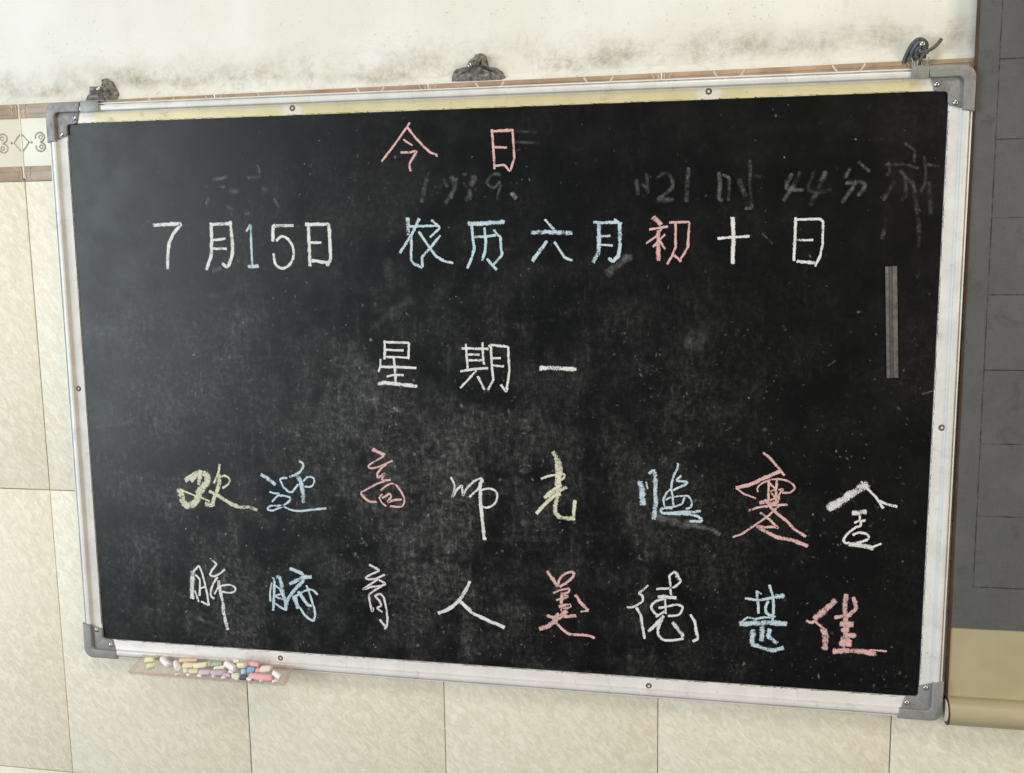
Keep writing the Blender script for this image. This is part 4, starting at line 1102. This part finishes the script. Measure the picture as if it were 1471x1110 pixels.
def stick(L, r, seed):
    """a used stub of chalk: slightly tapered, worn end and broken end"""
    bm = bmesh.new(); seg = 12
    prof = [(-L / 2, .0), (-L / 2 + .0002, r * .55), (-L / 2 + .0012, r * .9), (-L / 2 + .0025, r), (L / 2 - .0016, r * .97), (L / 2 - .0004, r * .86), (L / 2, 0)]
    rings = []
    for px, rr in prof:
        if rr == 0: rings.append([bm.verts.new((px + .0006 * math.sin(seed * 3), 0, 0))]); continue
        rg = []
        for k in range(seg):
            a = 2 * math.pi * k / seg
            nn = 1 + .07 * noise.noise((math.cos(a) * 2, math.sin(a) * 2, seed * 5 + px * 200))
            tilt = .0013 * math.cos(a + seed * 2) if px > L / 2 - .002 else (.0007 * math.cos(a + seed * 5) if px < -L / 2 + .002 else 0)
            rg.append(bm.verts.new((px + tilt, rr * nn * math.cos(a), rr * nn * math.sin(a))))
        rings.append(rg)
    for a, b in zip(rings[:-1], rings[1:]):
        for k in range(seg):
            q = []
            for v_ in (a[k % len(a)], a[(k + 1) % len(a)], b[(k + 1) % len(b)], b[k % len(b)]):
                if v_ not in q: q.append(v_)
            if len(q) > 2: bm.faces.new(q)
    return finish(bm, 'chalk_piece', 45)
CL = ['pale yellow chalk stub behind the other yellow stub, at the empty stretch of tray',
      'pale yellow chalk stub in front, nearest the empty stretch of tray',
      'long white chalk lying aslant next to the yellow stubs',
      'white chalk lying steeply aslant between a long white chalk and orange ones',
      'orange chalk lying against the lower rail',
      'peach coloured chalk in front of the orange chalk',
      'tiny cream crumb of chalk in front of the peach chalk',
      'beige chalk stub between the cream crumb and a lilac chalk',
      'cream chalk between the peach chalk and a pale green stub',
      'short pale green stub against the lower rail',
      'dull sage green chalk against the lower rail',
      'lilac grey chalk lying end to end with the purple one',
      'purple chalk at the front of the tray',
      'thick white chalk aslant behind the small rosy stub',
      'thin cream chalk behind the purple chalk',
      'small rosy white stub beside the purple chalk',
      'small lilac crumb at the front beside a pale green stub',
      'small cream stub against the rail beside the red pink chalk',
      'cream stub between the white chalk and the blue stub',
      'red pink chalk lying against the lower rail',
      'strong blue chalk stub',
      'small sky blue crumb next to the strong blue stub',
      'short pale green stub at the front of the tray',
      'dark slate coloured stub in front of the blue stub',
      'rosy white chalk lying on top behind the large pink chalk',
      'large thick pink chalk at the front of the tray',
      'white chalk aslant at the end of the heap beyond the large pink one',
      'short pink stub between the blue stub and the rosy white chalk']

for i, (cn, x_, y_, z_, L, r, yaw, pit) in enumerate(PIECES):
    o = put('chalk_piece', stick(L * .001, r * .001, i + 1), M['stick_' + cn], None, (x_ * .001, y_ * .001 - .0045, z_ * .001 + ZB))
    o.rotation_euler = (random.uniform(-.4, .4), -math.radians(pit), math.radians(yaw))
    tag(o, CL[i], 'chalk', 'pieces of chalk in the tray')
rnd = random.Random(11)
BY = ['below the white chalk and the peach one', 'in front of the beige stub', 'in front of the lilac grey chalk', 'in front of the purple chalk', 'in front of the lilac crumb',
      'in front of the pale green stub', 'between the slate stub and the large pink chalk', 'under the middle of the large pink chalk', 'beside the white chalk that ends the heap']
for i in range(9):                           # crumbs between the larger pieces
    x_ = -.432 + i * .0185 + rnd.uniform(-.004, .004); r = rnd.uniform(.0021, .0030)
    o = put('chalk_piece', stick(rnd.uniform(.0055, .0085), r, 60 + i), M['stick_' + rnd.choice(('white', 'rosewhite'))], None, (x_, -.0325, ZB - .4045 + r))
    o.rotation_euler = (rnd.uniform(0, 3), 0, rnd.uniform(-1.2, 1.2))
    tag(o, 'tiny whitish crumb at the front lip ' + BY[i], 'chalk', 'pieces of chalk in the tray')
